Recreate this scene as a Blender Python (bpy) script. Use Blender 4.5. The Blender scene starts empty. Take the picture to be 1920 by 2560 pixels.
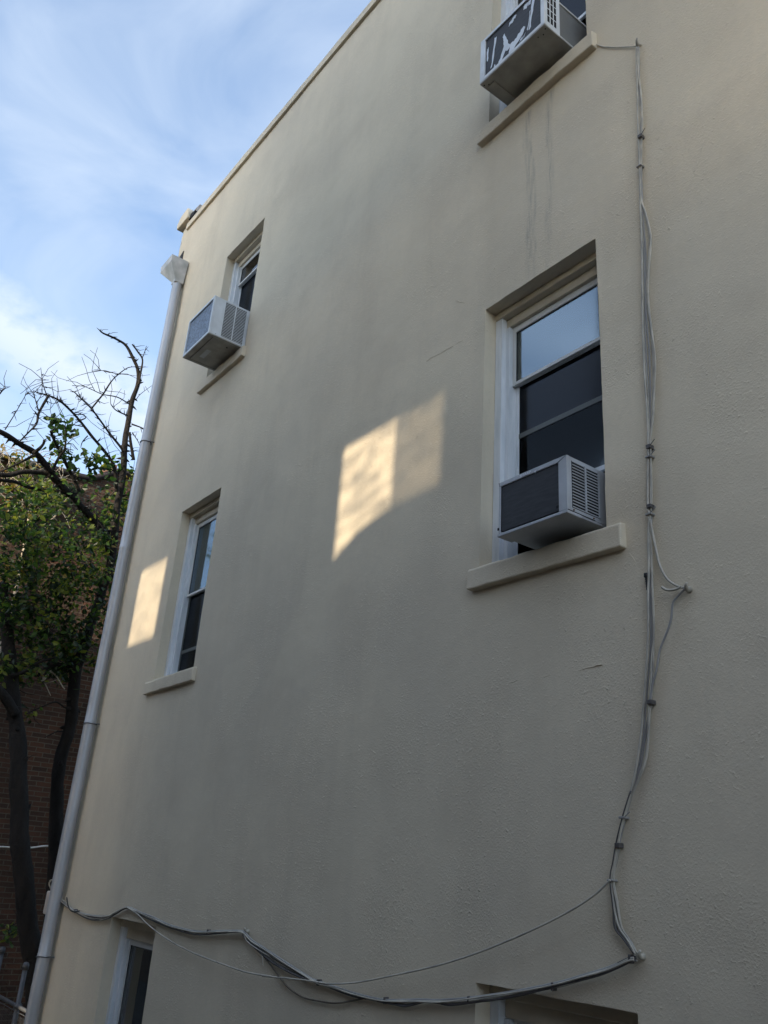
import bpy, bmesh, math, random
from mathutils import Vector, Matrix, noise
random.seed(7)
SC = bpy.context.scene
COL = SC.collection
R = math.radians

# ------------------------------------------------------------------ camera, sky, sun, exposure
cam_d = bpy.data.cameras.new('camera')
cam = bpy.data.objects.new('camera', cam_d); COL.objects.link(cam)
cam_d.sensor_width = 36.0; cam_d.sensor_fit = 'AUTO'; cam_d.lens = 30.116
cam_d.clip_start = 0.05; cam_d.clip_end = 2000.0
CAM_AX = [[0.605927, 0.792751, 0.066313], [0.276235, -0.28784, 0.916975], [0.74602, -0.537302, -0.393396]]
M3 = Matrix(CAM_AX).transposed()
cam.matrix_world = Matrix.Translation((0.0, -3.1, 3.0)) @ M3.to_4x4()
SC.camera = cam

SUN_AZ = 72.0      # degrees from +x towards -y
SUN_EL = 18.0
S = Vector((math.cos(R(SUN_EL))*math.cos(R(SUN_AZ)), -math.cos(R(SUN_EL))*math.sin(R(SUN_AZ)), math.sin(R(SUN_EL))))
sun_d = bpy.data.lights.new('sun', 'SUN'); sun_d.energy = 2.4; sun_d.angle = R(0.7); sun_d.color = (1.0, 0.84, 0.62)
sun = bpy.data.objects.new('sun', sun_d); COL.objects.link(sun)
sun.rotation_euler = (-S).to_track_quat('-Z', 'Y').to_euler(); sun.location = (0, -20, 30)

world = bpy.data.worlds.new('World'); SC.world = world; world.use_nodes = True
nt = world.node_tree; N = nt.nodes; N.clear()
def wn(t, **k):
    n = N.new(t)
    for a, b in k.items(): setattr(n, a, b)
    return n
w_out = wn('ShaderNodeOutputWorld'); w_bg = wn('ShaderNodeBackground'); w_bg.inputs['Strength'].default_value = 0.15
sky = wn('ShaderNodeTexSky'); sky.sky_type = 'NISHITA'; sky.sun_disc = False
sky.sun_elevation = R(SUN_EL); sky.sun_rotation = math.atan2(S.x, S.y)
sky.air_density = 1.0; sky.dust_density = 1.0; sky.ozone_density = 1.5
tc = wn('ShaderNodeTexCoord'); mp = wn('ShaderNodeMapping')
mp.inputs['Scale'].default_value = (1.2, 2.6, 4.6); mp.inputs['Rotation'].default_value = (0.5, 0.35, 0.6)
n1 = wn('ShaderNodeTexNoise'); n1.inputs['Scale'].default_value = 1.7; n1.inputs['Detail'].default_value = 7; n1.inputs['Roughness'].default_value = 0.52
n1.inputs['Distortion'].default_value = 0.5
cr = wn('ShaderNodeValToRGB'); cr.color_ramp.elements[0].position = 0.33; cr.color_ramp.elements[1].position = 0.70
# one denser cloud bank low on the left of the tree
dt = wn('ShaderNodeVectorMath', operation='DOT_PRODUCT'); dt.inputs[1].default_value = (-0.8562, 0.1547, 0.493)
mr = wn('ShaderNodeMapRange'); mr.inputs['From Min'].default_value = 0.90; mr.inputs['From Max'].default_value = 0.985
mr.interpolation_type = 'SMOOTHSTEP'
bn = wn('ShaderNodeVectorMath', operation='DOT_PRODUCT'); bn.inputs[1].default_value = (-0.5173, -0.1953, -0.8332)      # the bank is a soft slanting band
ba = wn('ShaderNodeMath', operation='ABSOLUTE'); bm_ = wn('ShaderNodeMapRange'); bm_.interpolation_type = 'SMOOTHSTEP'
bm_.inputs['From Min'].default_value = 0.0; bm_.inputs['From Max'].default_value = 0.085; bm_.inputs['To Min'].default_value = 1.0; bm_.inputs['To Max'].default_value = 0.0
mu3 = wn('ShaderNodeMath', operation='MULTIPLY')
n2 = wn('ShaderNodeTexNoise'); n2.inputs['Scale'].default_value = 5.0; n2.inputs['Detail'].default_value = 8; n2.inputs['Roughness'].default_value = 0.55
cr2 = wn('ShaderNodeValToRGB'); cr2.color_ramp.elements[0].position = 0.24; cr2.color_ramp.elements[1].position = 0.54
mu = wn('ShaderNodeMath', operation='MULTIPLY'); mu2 = wn('ShaderNodeMath', operation='MULTIPLY'); mu2.inputs[1].default_value = 0.58
mx_ = wn('ShaderNodeMath', operation='MAXIMUM')
mix = wn('ShaderNodeMix', data_type='RGBA'); 
ds = wn('ShaderNodeVectorMath', operation='DOT_PRODUCT'); ds.inputs[1].default_value = tuple(S)      # clouds on the sun's side are brighter
ms = wn('ShaderNodeMapRange'); ms.inputs['From Min'].default_value = 0.1; ms.inputs['From Max'].default_value = 1.0
ms.inputs['To Min'].default_value = 1.0; ms.inputs['To Max'].default_value = 4.0
cs = wn('ShaderNodeVectorMath', operation='SCALE'); cs.inputs[0].default_value = (2.05, 2.36, 2.80)
lk = nt.links.new
lk(tc.outputs['Generated'], mp.inputs['Vector']); lk(mp.outputs[0], n1.inputs['Vector']); lk(mp.outputs[0], n2.inputs['Vector'])
lk(n1.outputs['Fac'], cr.inputs[0]); lk(n2.outputs['Fac'], cr2.inputs[0])
lk(tc.outputs['Generated'], dt.inputs[0]); lk(dt.outputs['Value'], mr.inputs['Value'])
lk(tc.outputs['Generated'], ds.inputs[0]); lk(ds.outputs['Value'], ms.inputs['Value']); lk(ms.outputs[0], cs.inputs['Scale']); lk(cs.outputs[0], mix.inputs['B'])
lk(tc.outputs['Generated'], bn.inputs[0]); lk(bn.outputs['Value'], ba.inputs[0]); lk(ba.outputs[0], bm_.inputs['Value'])
lk(mr.outputs[0], mu3.inputs[0]); lk(bm_.outputs[0], mu3.inputs[1]); lk(mu3.outputs[0], mu.inputs[0]); lk(cr2.outputs['Color'], mu.inputs[1])
lk(cr.outputs['Color'], mu2.inputs[0]); lk(mu.outputs[0], mx_.inputs[0]); lk(mu2.outputs[0], mx_.inputs[1])
lk(mx_.outputs[0], mix.inputs['Factor']); lk(sky.outputs[0], mix.inputs['A'])
lk(mix.outputs['Result'], w_bg.inputs['Color']); lk(w_bg.outputs[0], w_out.inputs['Surface'])

SC.view_settings.view_transform = 'Standard'; SC.view_settings.look = 'None'
SC.view_settings.gamma = 1.0; SC.view_settings.use_curve_mapping = False
SC.view_settings.exposure = 1.46

# ------------------------------------------------------------------ helpers
def mat(name, col, rough=0.7, metal=0.0, var=0.12, vscale=3.0, bump=0.0, bscale=40.0, col2=None, spec=0.4, stretch=(1,1,1)):
    m = bpy.data.materials.new(name); m.use_nodes = True
    t = m.node_tree; b = t.nodes['Principled BSDF']
    b.inputs['Roughness'].default_value = rough; b.inputs['Metallic'].default_value = metal
    b.inputs['Specular IOR Level'].default_value = spec
    g = t.nodes.new('ShaderNodeNewGeometry'); mpn = t.nodes.new('ShaderNodeMapping'); mpn.inputs['Scale'].default_value = stretch
    t.links.new(g.outputs['Position'], mpn.inputs['Vector'])
    n = t.nodes.new('ShaderNodeTexNoise'); n.inputs['Scale'].default_value = vscale; n.inputs['Detail'].default_value = 6
    t.links.new(mpn.outputs[0], n.inputs['Vector'])
    mm = t.nodes.new('ShaderNodeMix'); mm.data_type = 'RGBA'
    c = Vector(col)
    c2 = Vector(col2) if col2 else c*(1-2*var)
    mm.inputs['A'].default_value = (*(c*(1+var)), 1); mm.inputs['B'].default_value = (*c2, 1)
    r = t.nodes.new('ShaderNodeMapRange'); r.inputs['From Min'].default_value = 0.3; r.inputs['From Max'].default_value = 0.7
    t.links.new(n.outputs['Fac'], r.inputs['Value']); t.links.new(r.outputs[0], mm.inputs['Factor'])
    t.links.new(mm.outputs['Result'], b.inputs['Base Color'])
    if bump:
        n2 = t.nodes.new('ShaderNodeTexNoise'); n2.inputs['Scale'].default_value = bscale; n2.inputs['Detail'].default_value = 4
        t.links.new(g.outputs['Position'], n2.inputs['Vector'])
        bp = t.nodes.new('ShaderNodeBump'); bp.inputs['Strength'].default_value = bump; bp.inputs['Distance'].default_value = 0.02
        t.links.new(n2.outputs['Fac'], bp.inputs['Height']); t.links.new(bp.outputs[0], b.inputs['Normal'])
    return m

def glass(name, tint=(0.85, 0.9, 0.92), rough=0.02, ior=1.6, gcol=(1, 1, 1)):
    m = bpy.data.materials.new(name); m.use_nodes = True
    t = m.node_tree; t.nodes.clear()
    o = t.nodes.new('ShaderNodeOutputMaterial'); tr = t.nodes.new('ShaderNodeBsdfTransparent'); gl = t.nodes.new('ShaderNodeBsdfGlossy')
    tr.inputs['Color'].default_value = (*tint, 1); gl.inputs['Roughness'].default_value = rough
    fr = t.nodes.new('ShaderNodeFresnel'); fr.inputs['IOR'].default_value = ior; gl.inputs['Color'].default_value = (*gcol, 1)
    g = t.nodes.new('ShaderNodeNewGeometry'); n = t.nodes.new('ShaderNodeTexNoise'); n.inputs['Scale'].default_value = 2.5
    t.links.new(g.outputs['Position'], n.inputs['Vector'])
    bp = t.nodes.new('ShaderNodeBump'); bp.inputs['Strength'].default_value = 0.06; bp.inputs['Distance'].default_value = 0.02
    t.links.new(n.outputs['Fac'], bp.inputs['Height']); t.links.new(bp.outputs[0], gl.inputs['Normal'])
    mx = t.nodes.new('ShaderNodeMixShader')
    t.links.new(fr.outputs[0], mx.inputs[0]); t.links.new(tr.outputs[0], mx.inputs[1]); t.links.new(gl.outputs[0], mx.inputs[2])
    t.links.new(mx.outputs[0], o.inputs['Surface'])
    return m

class MB:
    def __init__(s): s.v = []; s.f = []; s.mi = []; s.sm = []
    def add(s, vs, fs, mi=0, smooth=False):
        o = len(s.v); s.v += [tuple(p) for p in vs]
        for f in fs: s.f.append(tuple(o+i for i in f)); s.mi.append(mi); s.sm.append(smooth)
    def box(s, x0, x1, y0, y1, z0, z1, mi=0):
        s.add([(x0,y0,z0),(x1,y0,z0),(x1,y1,z0),(x0,y1,z0),(x0,y0,z1),(x1,y0,z1),(x1,y1,z1),(x0,y1,z1)],
              [(0,3,2,1),(4,5,6,7),(0,1,5,4),(1,2,6,5),(2,3,7,6),(3,0,4,7)], mi)
    def ring(s, x0, x1, z0, z1, wl, wr, wb, wt, y0, y1):
        s.box(x0, x0+wl, y0, y1, z0, z1); s.box(x1-wr, x1, y0, y1, z0, z1)
        s.box(x0+wl, x1-wr, y0, y1, z0, z0+wb); s.box(x0+wl, x1-wr, y0, y1, z1-wt, z1)
    def tube(s, pts, rad, n=6, cap=True, mi=0):
        pts = [Vector(p) for p in pts]
        if not hasattr(rad, '__len__'): rad = [rad]*len(pts)
        vs = []; fs = []; up = Vector((0.3, 0.5, 0.81))
        for i, p in enumerate(pts):
            a = pts[max(0, i-1)]; b = pts[min(len(pts)-1, i+1)]
            d = (b-a); d = d.normalized() if d.length > 1e-9 else Vector((0,0,1))
            e = d.cross(up); e = e.normalized() if e.length > 1e-4 else d.orthogonal().normalized()
            f = d.cross(e); up = -f if False else up
            for k in range(n):
                t = 2*math.pi*k/n; vs.append(p + (e*math.cos(t)+f*math.sin(t))*rad[i])
        for i in range(len(pts)-1):
            for k in range(n):
                k2 = (k+1) % n; fs.append((i*n+k, i*n+k2, (i+1)*n+k2, (i+1)*n+k))
        o = len(s.v); s.add(vs, fs, mi, True)
        if cap:
            for f in (tuple(range(n-1, -1, -1)), tuple((len(pts)-1)*n+k for k in range(n))):
                s.f.append(tuple(o+i for i in f)); s.mi.append(mi); s.sm.append(False)
    def prism(s, poly, y0, y1, mi=0):          # polygon in x,z pushed along y
        n = len(poly)
        vs = [(x, y0, z) for x, z in poly]+[(x, y1, z) for x, z in poly]
        fs = [tuple(range(n)), tuple(range(2*n-1, n-1, -1))]+[(i, i+n, (i+1) % n+n, (i+1) % n) for i in range(n)]
        s.add(vs, fs, mi)
    def build(s, name, m, parent=None, bevel=0.0, fix=True):
        me = bpy.data.meshes.new(name); me.from_pydata(s.v, [], s.f); me.update()
        for i, p in enumerate(me.polygons): p.material_index = s.mi[i]; p.use_smooth = s.sm[i]
        for q in (m if isinstance(m, (list, tuple)) else [m]): me.materials.append(q)
        if fix:
            bm = bmesh.new(); bm.from_mesh(me); bmesh.ops.recalc_face_normals(bm, faces=bm.faces[:]); bm.to_mesh(me); bm.free()
        o = bpy.data.objects.new(name, me); COL.objects.link(o)
        if parent:
            o.parent = parent; o.matrix_parent_inverse = Matrix.Translation(-ROOT[parent.name]) if parent.name in ROOT else Matrix()
        if bevel:
            b = o.modifiers.new('bevel', 'BEVEL'); b.width = bevel; b.segments = 2; b.limit_method = 'ANGLE'
        return o
ROOT = {}
def thing(name, loc, label, cat, group=None):
    o = bpy.data.objects.new(name, None); COL.objects.link(o); o.location = loc; o.empty_display_size = 0.2
    ROOT[o.name] = Vector(loc); o['label'] = label; o['category'] = cat
    if group: o['group'] = group
    return o
def tag(o, label, cat, group=None):
    o['label'] = label; o['category'] = cat
    if group: o['group'] = group
    return o
def structure(o, kind='structure'):
    o['kind'] = kind; return o
def spline(pts, k=4):
    P = [Vector(p) for p in pts]; out = []
    for i in range(len(P)-1):
        a = P[max(0, i-1)]; b = P[i]; c = P[i+1]; d = P[min(len(P)-1, i+2)]
        for j in range(k):
            t = j/k
            out.append(0.5*((2*b)+(c-a)*t+(2*a-5*b+4*c-d)*t*t+(3*b-3*c+d-a)*t*t*t))
    out.append(P[-1]); return out
def wob(v, a=0.004, s=9.0):
    p = Vector(v)
    q = noise.noise_vector(p*s)*a*.8 + noise.noise_vector(p*.8)*a*1.6
    return (p.x+q.x, p.y+q.y, p.z+q.z)

# ------------------------------------------------------------------ traced courses of the cables (x, z on the wall) and limbs (x, y, z), metres
VA=[(-2.088,7.558),(-2.100,7.422),(-2.103,7.245),(-2.116,6.910),(-2.124,6.669),(-2.134,6.439),(-2.138,6.212),(-2.150,5.927),(-2.155,5.830),(-2.166,5.663),(-2.172,5.433),(-2.173,5.241),(-2.174,5.117),(-2.180,4.961),(-2.193,4.766),(-2.199,4.654),(-2.197,4.606),(-2.210,4.491),(-2.220,4.331),(-2.231,4.220),(-2.235,4.111),(-2.250,3.962),(-2.268,3.838),(-2.288,3.726),(-2.301,3.647),(-2.332,3.519),(-2.375,3.393),(-2.413,3.306),(-2.446,3.204),(-2.470,3.125),(-2.488,3.062),(-2.480,2.986),(-2.459,2.894),(-2.407,2.834),(-2.383,2.796)]
VB=[(-2.079,7.549),(-2.094,7.343),(-2.086,7.177),(-2.090,6.990),(-2.105,6.876),(-2.119,6.665),(-2.129,6.450),(-2.109,6.328),(-2.091,6.196),(-2.092,6.108),(-2.121,5.910),(-2.129,5.815),(-2.128,5.718),(-2.121,5.553),(-2.119,5.408),(-2.130,5.253),(-2.146,5.105),(-2.168,5.005),(-2.171,4.934),(-2.180,4.762),(-2.191,4.634),(-2.196,4.601),(-2.201,4.441),(-2.205,4.282),(-2.207,4.193),(-2.210,4.106),(-2.223,3.958),(-2.233,3.855),(-2.249,3.762),(-2.255,3.743),(-2.275,3.587),(-2.299,3.507),(-2.347,3.427),(-2.390,3.353),(-2.411,3.303),(-2.436,3.234),(-2.459,3.145),(-2.479,3.062),(-2.464,2.977),(-2.450,2.890),(-2.418,2.847),(-2.380,2.799)]
VC=[(-2.083,7.553),(-2.096,7.238),(-2.108,6.903),(-2.122,6.659),(-2.129,6.435),(-2.127,6.219),(-2.126,6.093),(-2.139,5.921),(-2.149,5.758),(-2.148,5.620),(-2.144,5.485),(-2.149,5.319),(-2.165,5.113),(-2.175,4.960),(-2.187,4.764),(-2.195,4.641),(-2.197,4.601),(-2.211,4.398),(-2.218,4.218),(-2.224,4.087),(-2.234,3.960),(-2.245,3.836),(-2.251,3.760),(-2.272,3.697),(-2.303,3.569),(-2.327,3.488),(-2.364,3.408),(-2.405,3.318),(-2.443,3.214),(-2.466,3.130),(-2.484,3.062),(-2.475,2.958),(-2.471,2.884),(-2.431,2.846),(-2.382,2.797)]
BR=[(-2.195,4.591),(-2.180,4.483),(-2.160,4.367),(-2.130,4.296),(-2.098,4.260),(-2.061,4.235),(-2.033,4.226)]
BS=[(-2.145,4.251),(-2.120,4.232),(-2.077,4.225),(-2.047,4.231)]
BD=[(-2.038,4.223),(-2.087,4.190),(-2.105,4.168),(-2.117,4.110),(-2.132,4.070),(-2.154,4.031),(-2.185,3.973),(-2.208,3.893),(-2.233,3.834),(-2.248,3.766)]
TIES=[(-2.105,6.868),(-2.123,6.664),(-2.174,4.956),(-2.178,4.904),(-2.190,4.654),(-2.195,4.616),(-2.246,3.764),(-2.413,3.303),(-2.444,3.194),(-2.486,3.059)]
CONN=[(-2.233,4.339),(-2.233,4.261)]
ANCH=[(-2.085,7.581),(-2.029,4.225),(-2.362,2.794),(-5.484,2.632)]
HA=[(-9.286,2.637),(-8.940,2.568),(-8.519,2.533),(-7.947,2.549),(-7.706,2.601),(-7.505,2.649),(-7.222,2.629),(-6.956,2.611),(-6.647,2.579),(-6.272,2.571),(-6.002,2.587),(-5.730,2.612),(-5.512,2.627),(-5.378,2.586),(-5.232,2.558),(-4.930,2.502),(-4.708,2.463),(-4.578,2.442),(-4.408,2.440),(-4.224,2.431),(-3.969,2.435),(-3.681,2.472),(-3.538,2.488),(-3.336,2.523),(-3.057,2.584),(-2.803,2.645),(-2.645,2.693),(-2.511,2.736),(-2.417,2.775),(-2.382,2.785)]
HB=[(-9.262,2.602),(-8.846,2.549),(-8.350,2.502),(-7.935,2.527),(-7.700,2.590),(-7.502,2.641),(-7.244,2.613),(-6.919,2.589),(-6.590,2.564),(-6.195,2.553),(-5.829,2.591),(-5.521,2.622),(-5.475,2.592),(-5.222,2.518),(-5.023,2.476),(-4.784,2.448),(-4.577,2.440),(-4.406,2.429),(-4.233,2.419),(-4.071,2.423),(-3.868,2.428),(-3.771,2.433),(-3.635,2.469),(-3.538,2.478),(-3.434,2.482),(-3.240,2.524),(-3.057,2.565),(-2.886,2.611),(-2.724,2.658),(-2.570,2.701),(-2.460,2.744),(-2.385,2.781)]
HC=[(-9.264,2.618),(-8.891,2.554),(-8.435,2.520),(-7.941,2.538),(-7.703,2.595),(-7.503,2.644),(-7.233,2.621),(-6.937,2.600),(-6.618,2.571),(-6.245,2.561),(-5.935,2.585),(-5.517,2.624),(-5.424,2.582),(-5.227,2.538),(-4.927,2.488),(-4.706,2.453),(-4.577,2.439),(-4.407,2.433),(-4.223,2.425),(-3.968,2.429),(-3.680,2.466),(-3.538,2.480),(-3.336,2.517),(-3.057,2.575),(-2.803,2.634),(-2.646,2.683),(-2.511,2.728),(-2.417,2.772),(-2.383,2.783)]
HD=[(-9.262,2.628),(-9.044,2.599),(-8.674,2.531),(-8.136,2.510),(-7.922,2.534),(-7.688,2.597),(-7.498,2.646),(-7.218,2.621),(-6.696,2.569),(-6.391,2.567),(-6.152,2.562),(-5.728,2.606),(-5.516,2.625),(-5.461,2.600),(-5.215,2.549),(-4.957,2.499),(-4.707,2.459),(-4.577,2.441),(-4.455,2.438),(-4.223,2.427),(-4.019,2.424),(-3.773,2.456),(-3.538,2.483),(-3.336,2.513),(-3.102,2.562),(-2.953,2.600),(-2.803,2.638),(-2.646,2.688),(-2.511,2.731),(-2.417,2.773),(-2.384,2.783)]
SW=[(-7.462,2.649),(-7.208,2.612),(-6.981,2.555),(-6.716,2.506),(-6.318,2.455),(-5.965,2.430),(-5.644,2.415),(-5.350,2.406),(-4.998,2.419),(-5.170,2.407),(-4.757,2.435),(-4.568,2.445),(-4.435,2.451),(-4.188,2.487),(-3.861,2.558),(-3.547,2.632),(-3.288,2.707),(-3.063,2.784),(-2.836,2.869),(-2.664,2.942),(-2.553,3.001),(-2.491,3.045),(-2.474,3.059)]
BW=[(-5.221,2.512),(-5.057,2.439),(-4.904,2.377),(-4.738,2.348),(-4.574,2.349),(-4.396,2.362),(-4.230,2.397),(-4.135,2.420)]
DG=[(-5.230,2.523),(-5.207,2.493),(-5.200,2.457)]
DG2=[(-5.201,2.400),(-5.199,2.361),(-5.200,2.302)]
TW=[(-8.975,2.641),(-8.890,2.573),(-8.778,2.537),(-8.670,2.538),(-8.561,2.551)]
HT=[(-8.720,2.541),(-7.925,2.539),(-6.001,2.584),(-5.216,2.522),(-4.577,2.441),(-4.234,2.427),(-3.953,2.433),(-3.680,2.463),(-3.326,2.517),(-3.048,2.573),(-2.811,2.634),(-2.646,2.689),(-2.406,2.778)]
TT=[(-2.387,7.883),(-2.324,7.802),(-2.220,7.697),(-2.119,7.605),(-2.094,7.591)]
R0=[(-3.647,6.635),(-3.528,6.553),(-3.435,6.472),(-3.359,6.401)]
R1=[(-3.940,6.294),(-3.746,6.281),(-3.561,6.272)]
R2=[(-3.226,3.952),(-3.076,3.964),(-2.948,3.963),(-2.709,3.960),(-2.515,3.970)]
R3=[(-7.207,7.119),(-6.801,7.058),(-6.566,7.037)]
R4=[(-2.333,4.468),(-2.308,4.431),(-2.287,4.397)]
R5=[(-2.371,4.884),(-2.317,4.893),(-2.239,4.897)]
COP=[(-6.480,11.055),(-7.890,11.069),(-8.757,11.057)]
A0=[(-11.70,0.82,1.16),(-11.72,0.68,1.75),(-11.75,0.52,2.18),(-11.77,0.34,2.70),(-11.80,0.20,3.15),(-11.82,0.10,3.61),(-11.85,-0.02,4.09),(-11.88,-0.10,4.44),(-11.90,-0.18,4.65),(-11.93,-0.28,4.94),(-11.95,-0.36,5.28),(-11.97,-0.53,5.79),(-12.00,-0.70,6.31)]
A1=[(-11.80,-0.21,4.63),(-11.73,-0.34,4.77),(-11.67,-0.51,4.89),(-11.60,-0.81,4.99)]
A2=[(-11.80,-0.35,5.10),(-11.70,-0.23,5.16),(-11.60,-0.11,5.30),(-11.50,0.07,5.40)]
B0=[(-12.30,1.12,1.07),(-12.27,0.86,2.71),(-12.25,0.66,3.90),(-12.22,0.61,4.26),(-12.19,0.63,4.49),(-12.17,0.65,4.73),(-12.14,0.60,5.04),(-12.11,0.56,5.27),(-12.08,0.54,5.42),(-12.06,0.56,5.64),(-12.03,0.58,5.90),(-12.00,0.62,6.23),(-11.98,0.65,6.63),(-11.95,0.67,6.97),(-11.92,0.64,7.29),(-11.90,0.58,7.80),(-11.87,0.56,8.34),(-11.84,0.49,8.71),(-11.82,0.46,9.11),(-11.79,0.45,9.54),(-11.76,0.46,9.84),(-11.73,0.41,10.06),(-11.71,0.32,10.19),(-11.68,0.15,10.37),(-11.65,-0.03,10.40),(-11.63,-0.24,10.38),(-11.60,-0.32,10.39)]
B1=[(-11.95,0.63,7.13),(-11.84,0.44,7.36),(-11.74,0.12,7.54),(-11.63,-0.09,7.63),(-11.53,-0.29,7.69),(-11.42,-0.56,7.83),(-11.32,-0.82,7.98),(-11.21,-1.05,8.00),(-11.11,-1.26,8.01),(-11.00,-1.54,8.01)]
B2=[(-11.80,0.50,8.01),(-11.73,0.37,8.34),(-11.65,0.16,8.51),(-11.57,-0.13,8.66),(-11.50,-0.33,8.77),(-11.43,-0.53,8.86),(-11.35,-0.71,8.89),(-11.27,-0.88,8.86),(-11.20,-1.04,8.80)]
B3=[(-11.70,0.46,8.56),(-11.65,0.39,8.64),(-11.60,0.16,8.78),(-11.55,-0.01,8.90),(-11.50,-0.20,9.02),(-11.45,-0.37,9.09),(-11.40,-0.52,9.14)]
B4=[(-11.50,-0.20,9.02),(-11.48,-0.10,9.28),(-11.46,-0.02,9.53),(-11.44,0.06,9.70),(-11.42,0.16,9.85),(-11.40,0.28,9.91)]
B5=[(-11.60,0.36,9.37),(-11.54,0.15,9.37),(-11.48,-0.10,9.30),(-11.42,-0.28,9.28),(-11.36,-0.42,9.25),(-11.30,-0.58,9.16)]
B6=[(-11.40,0.05,9.67),(-11.35,-0.13,9.62),(-11.30,-0.31,9.55)]
B7=[(-11.65,0.38,9.20),(-11.53,0.17,9.15),(-11.40,0.03,9.15)]
B8=[(-11.25,-0.86,8.86),(-11.20,-0.95,8.54),(-11.15,-0.95,8.33),(-11.10,-1.01,8.18),(-11.05,-1.11,7.96)]
B9=[(-11.20,-0.95,8.54),(-11.15,-1.03,8.64),(-11.10,-1.10,8.75)]
B10=[(-11.20,-0.90,8.82),(-11.17,-0.98,8.92),(-11.13,-1.03,9.01),(-11.10,-1.08,9.14)]
B11=[(-11.10,-1.32,8.08),(-11.05,-1.23,8.44),(-11.00,-1.18,8.69)]
B12=[(-11.10,-1.49,8.55),(-11.05,-1.48,8.58),(-11.00,-1.46,8.61)]
B13=[(-11.60,-0.08,7.76),(-11.50,-0.34,8.03),(-11.40,-0.50,8.16),(-11.30,-0.64,8.26),(-11.20,-0.74,8.33)]
B14=[(-11.30,-0.57,7.80),(-11.23,-0.54,7.99),(-11.15,-0.51,8.12),(-11.07,-0.56,8.30),(-11.00,-0.62,8.39)]
B15=[(-11.20,-0.88,7.93),(-11.13,-0.83,8.00),(-11.07,-0.81,8.06),(-11.00,-0.83,8.07)]
B16=[(-11.20,-0.85,7.92),(-11.20,-0.95,7.82),(-11.20,-1.10,7.66),(-11.20,-1.22,7.53)]
B17=[(-11.50,-0.38,7.72),(-11.46,-0.59,7.80),(-11.42,-0.77,7.76),(-11.38,-0.93,7.70),(-11.34,-1.09,7.58),(-11.30,-1.29,7.51)]
B18=[(-11.60,-0.20,7.66),(-11.55,-0.31,7.66),(-11.50,-0.55,7.59),(-11.45,-0.77,7.55),(-11.40,-0.96,7.54),(-11.35,-1.17,7.48),(-11.30,-1.33,7.44)]
B19=[(-11.70,0.62,8.54),(-11.65,0.51,8.76),(-11.60,0.44,8.92)]
B20=[(-11.60,0.43,9.75),(-11.57,0.41,9.90),(-11.55,0.40,10.15),(-11.53,0.29,10.25),(-11.50,0.18,10.32)]
B21=[(-11.50,0.37,10.14),(-11.50,0.39,10.27),(-11.50,0.40,10.39)]
B22=[(-12.20,0.58,5.43),(-12.12,0.43,5.43),(-12.05,0.27,5.40),(-11.97,0.13,5.33),(-11.90,0.00,5.18)]
B23=[(-12.20,0.63,5.03),(-12.12,0.54,4.87),(-12.05,0.35,4.91),(-11.97,0.19,4.82),(-11.90,-0.03,4.67)]
B24=[(-12.20,0.64,4.56),(-12.10,0.45,4.53),(-12.00,0.30,4.43)]
B25=[(-11.60,0.44,9.47),(-11.50,0.46,9.55),(-11.40,0.59,9.72)]
B26=[(-11.60,0.45,9.06),(-11.55,0.57,9.03),(-11.50,0.63,8.99)]
B27=[(-11.60,0.48,8.93),(-11.55,0.58,8.78),(-11.50,0.62,8.66)]
B28=[(-11.30,-0.37,8.67),(-11.25,-0.31,8.73),(-11.20,-0.47,8.73)]
B29=[(-11.40,-0.19,8.53),(-11.35,-0.26,8.39),(-11.30,-0.28,8.27)]
DEADT=[(-12.00,0.09,5.14),(-12.00,0.13,5.18),(-12.00,0.14,5.26),(-12.00,0.19,5.28),(-12.00,0.25,5.25),(-12.00,0.31,5.19),(-12.00,0.37,5.12),(-12.00,0.41,5.09)]
DEADT2=[(-12.00,0.14,5.12),(-12.00,0.20,5.04),(-12.00,0.25,4.97)]
CLUST=[(-11.30,-0.71,8.54),(-11.30,-0.53,8.49),(-11.30,-0.49,8.48),(-11.30,-0.61,8.21),(-11.30,-0.52,8.18),(-11.30,-0.36,8.11),(-11.30,-0.19,8.11),(-11.30,-0.05,8.10),(-11.30,0.02,8.20),(-11.30,0.11,8.12)]
MASS=[(-11.30,-0.97,7.01),(-11.35,-0.72,6.88),(-11.40,-0.50,7.13),(-11.44,-0.67,6.52),(-11.49,-0.31,6.63),(-11.54,-0.13,7.11),(-11.59,0.02,6.75),(-11.63,-0.58,6.15),(-11.68,-0.22,6.25),(-11.73,0.04,6.38),(-11.78,0.34,6.35),(-11.83,-0.34,5.80),(-11.87,0.01,5.95),(-11.92,0.36,5.98),(-11.97,-0.32,5.45),(-12.02,0.03,5.58),(-12.07,0.34,5.77),(-12.11,0.36,7.41),(-12.16,0.40,7.89),(-12.21,0.72,8.28),(-12.26,0.90,8.15),(-12.30,-0.69,6.97),(-12.35,-0.45,7.68),(-12.40,0.55,6.97)]
SPRIG=[(-12.00,-0.36,5.07),(-12.00,0.80,5.62),(-12.00,0.71,5.55),(-12.00,0.03,4.72),(-12.00,0.40,2.15),(-12.00,0.38,2.06),(-12.00,0.71,8.41),(-12.00,0.78,8.37)]
TOPB=[(-13.50,-1.23,8.60),(-13.50,-0.89,8.69),(-13.50,-0.64,8.68),(-13.50,-0.28,8.74),(-13.50,-0.02,8.76),(-13.50,0.21,8.77),(-13.50,0.38,8.77),(-13.50,0.54,8.79),(-13.50,0.69,8.88),(-13.50,1.00,9.10)]
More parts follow.
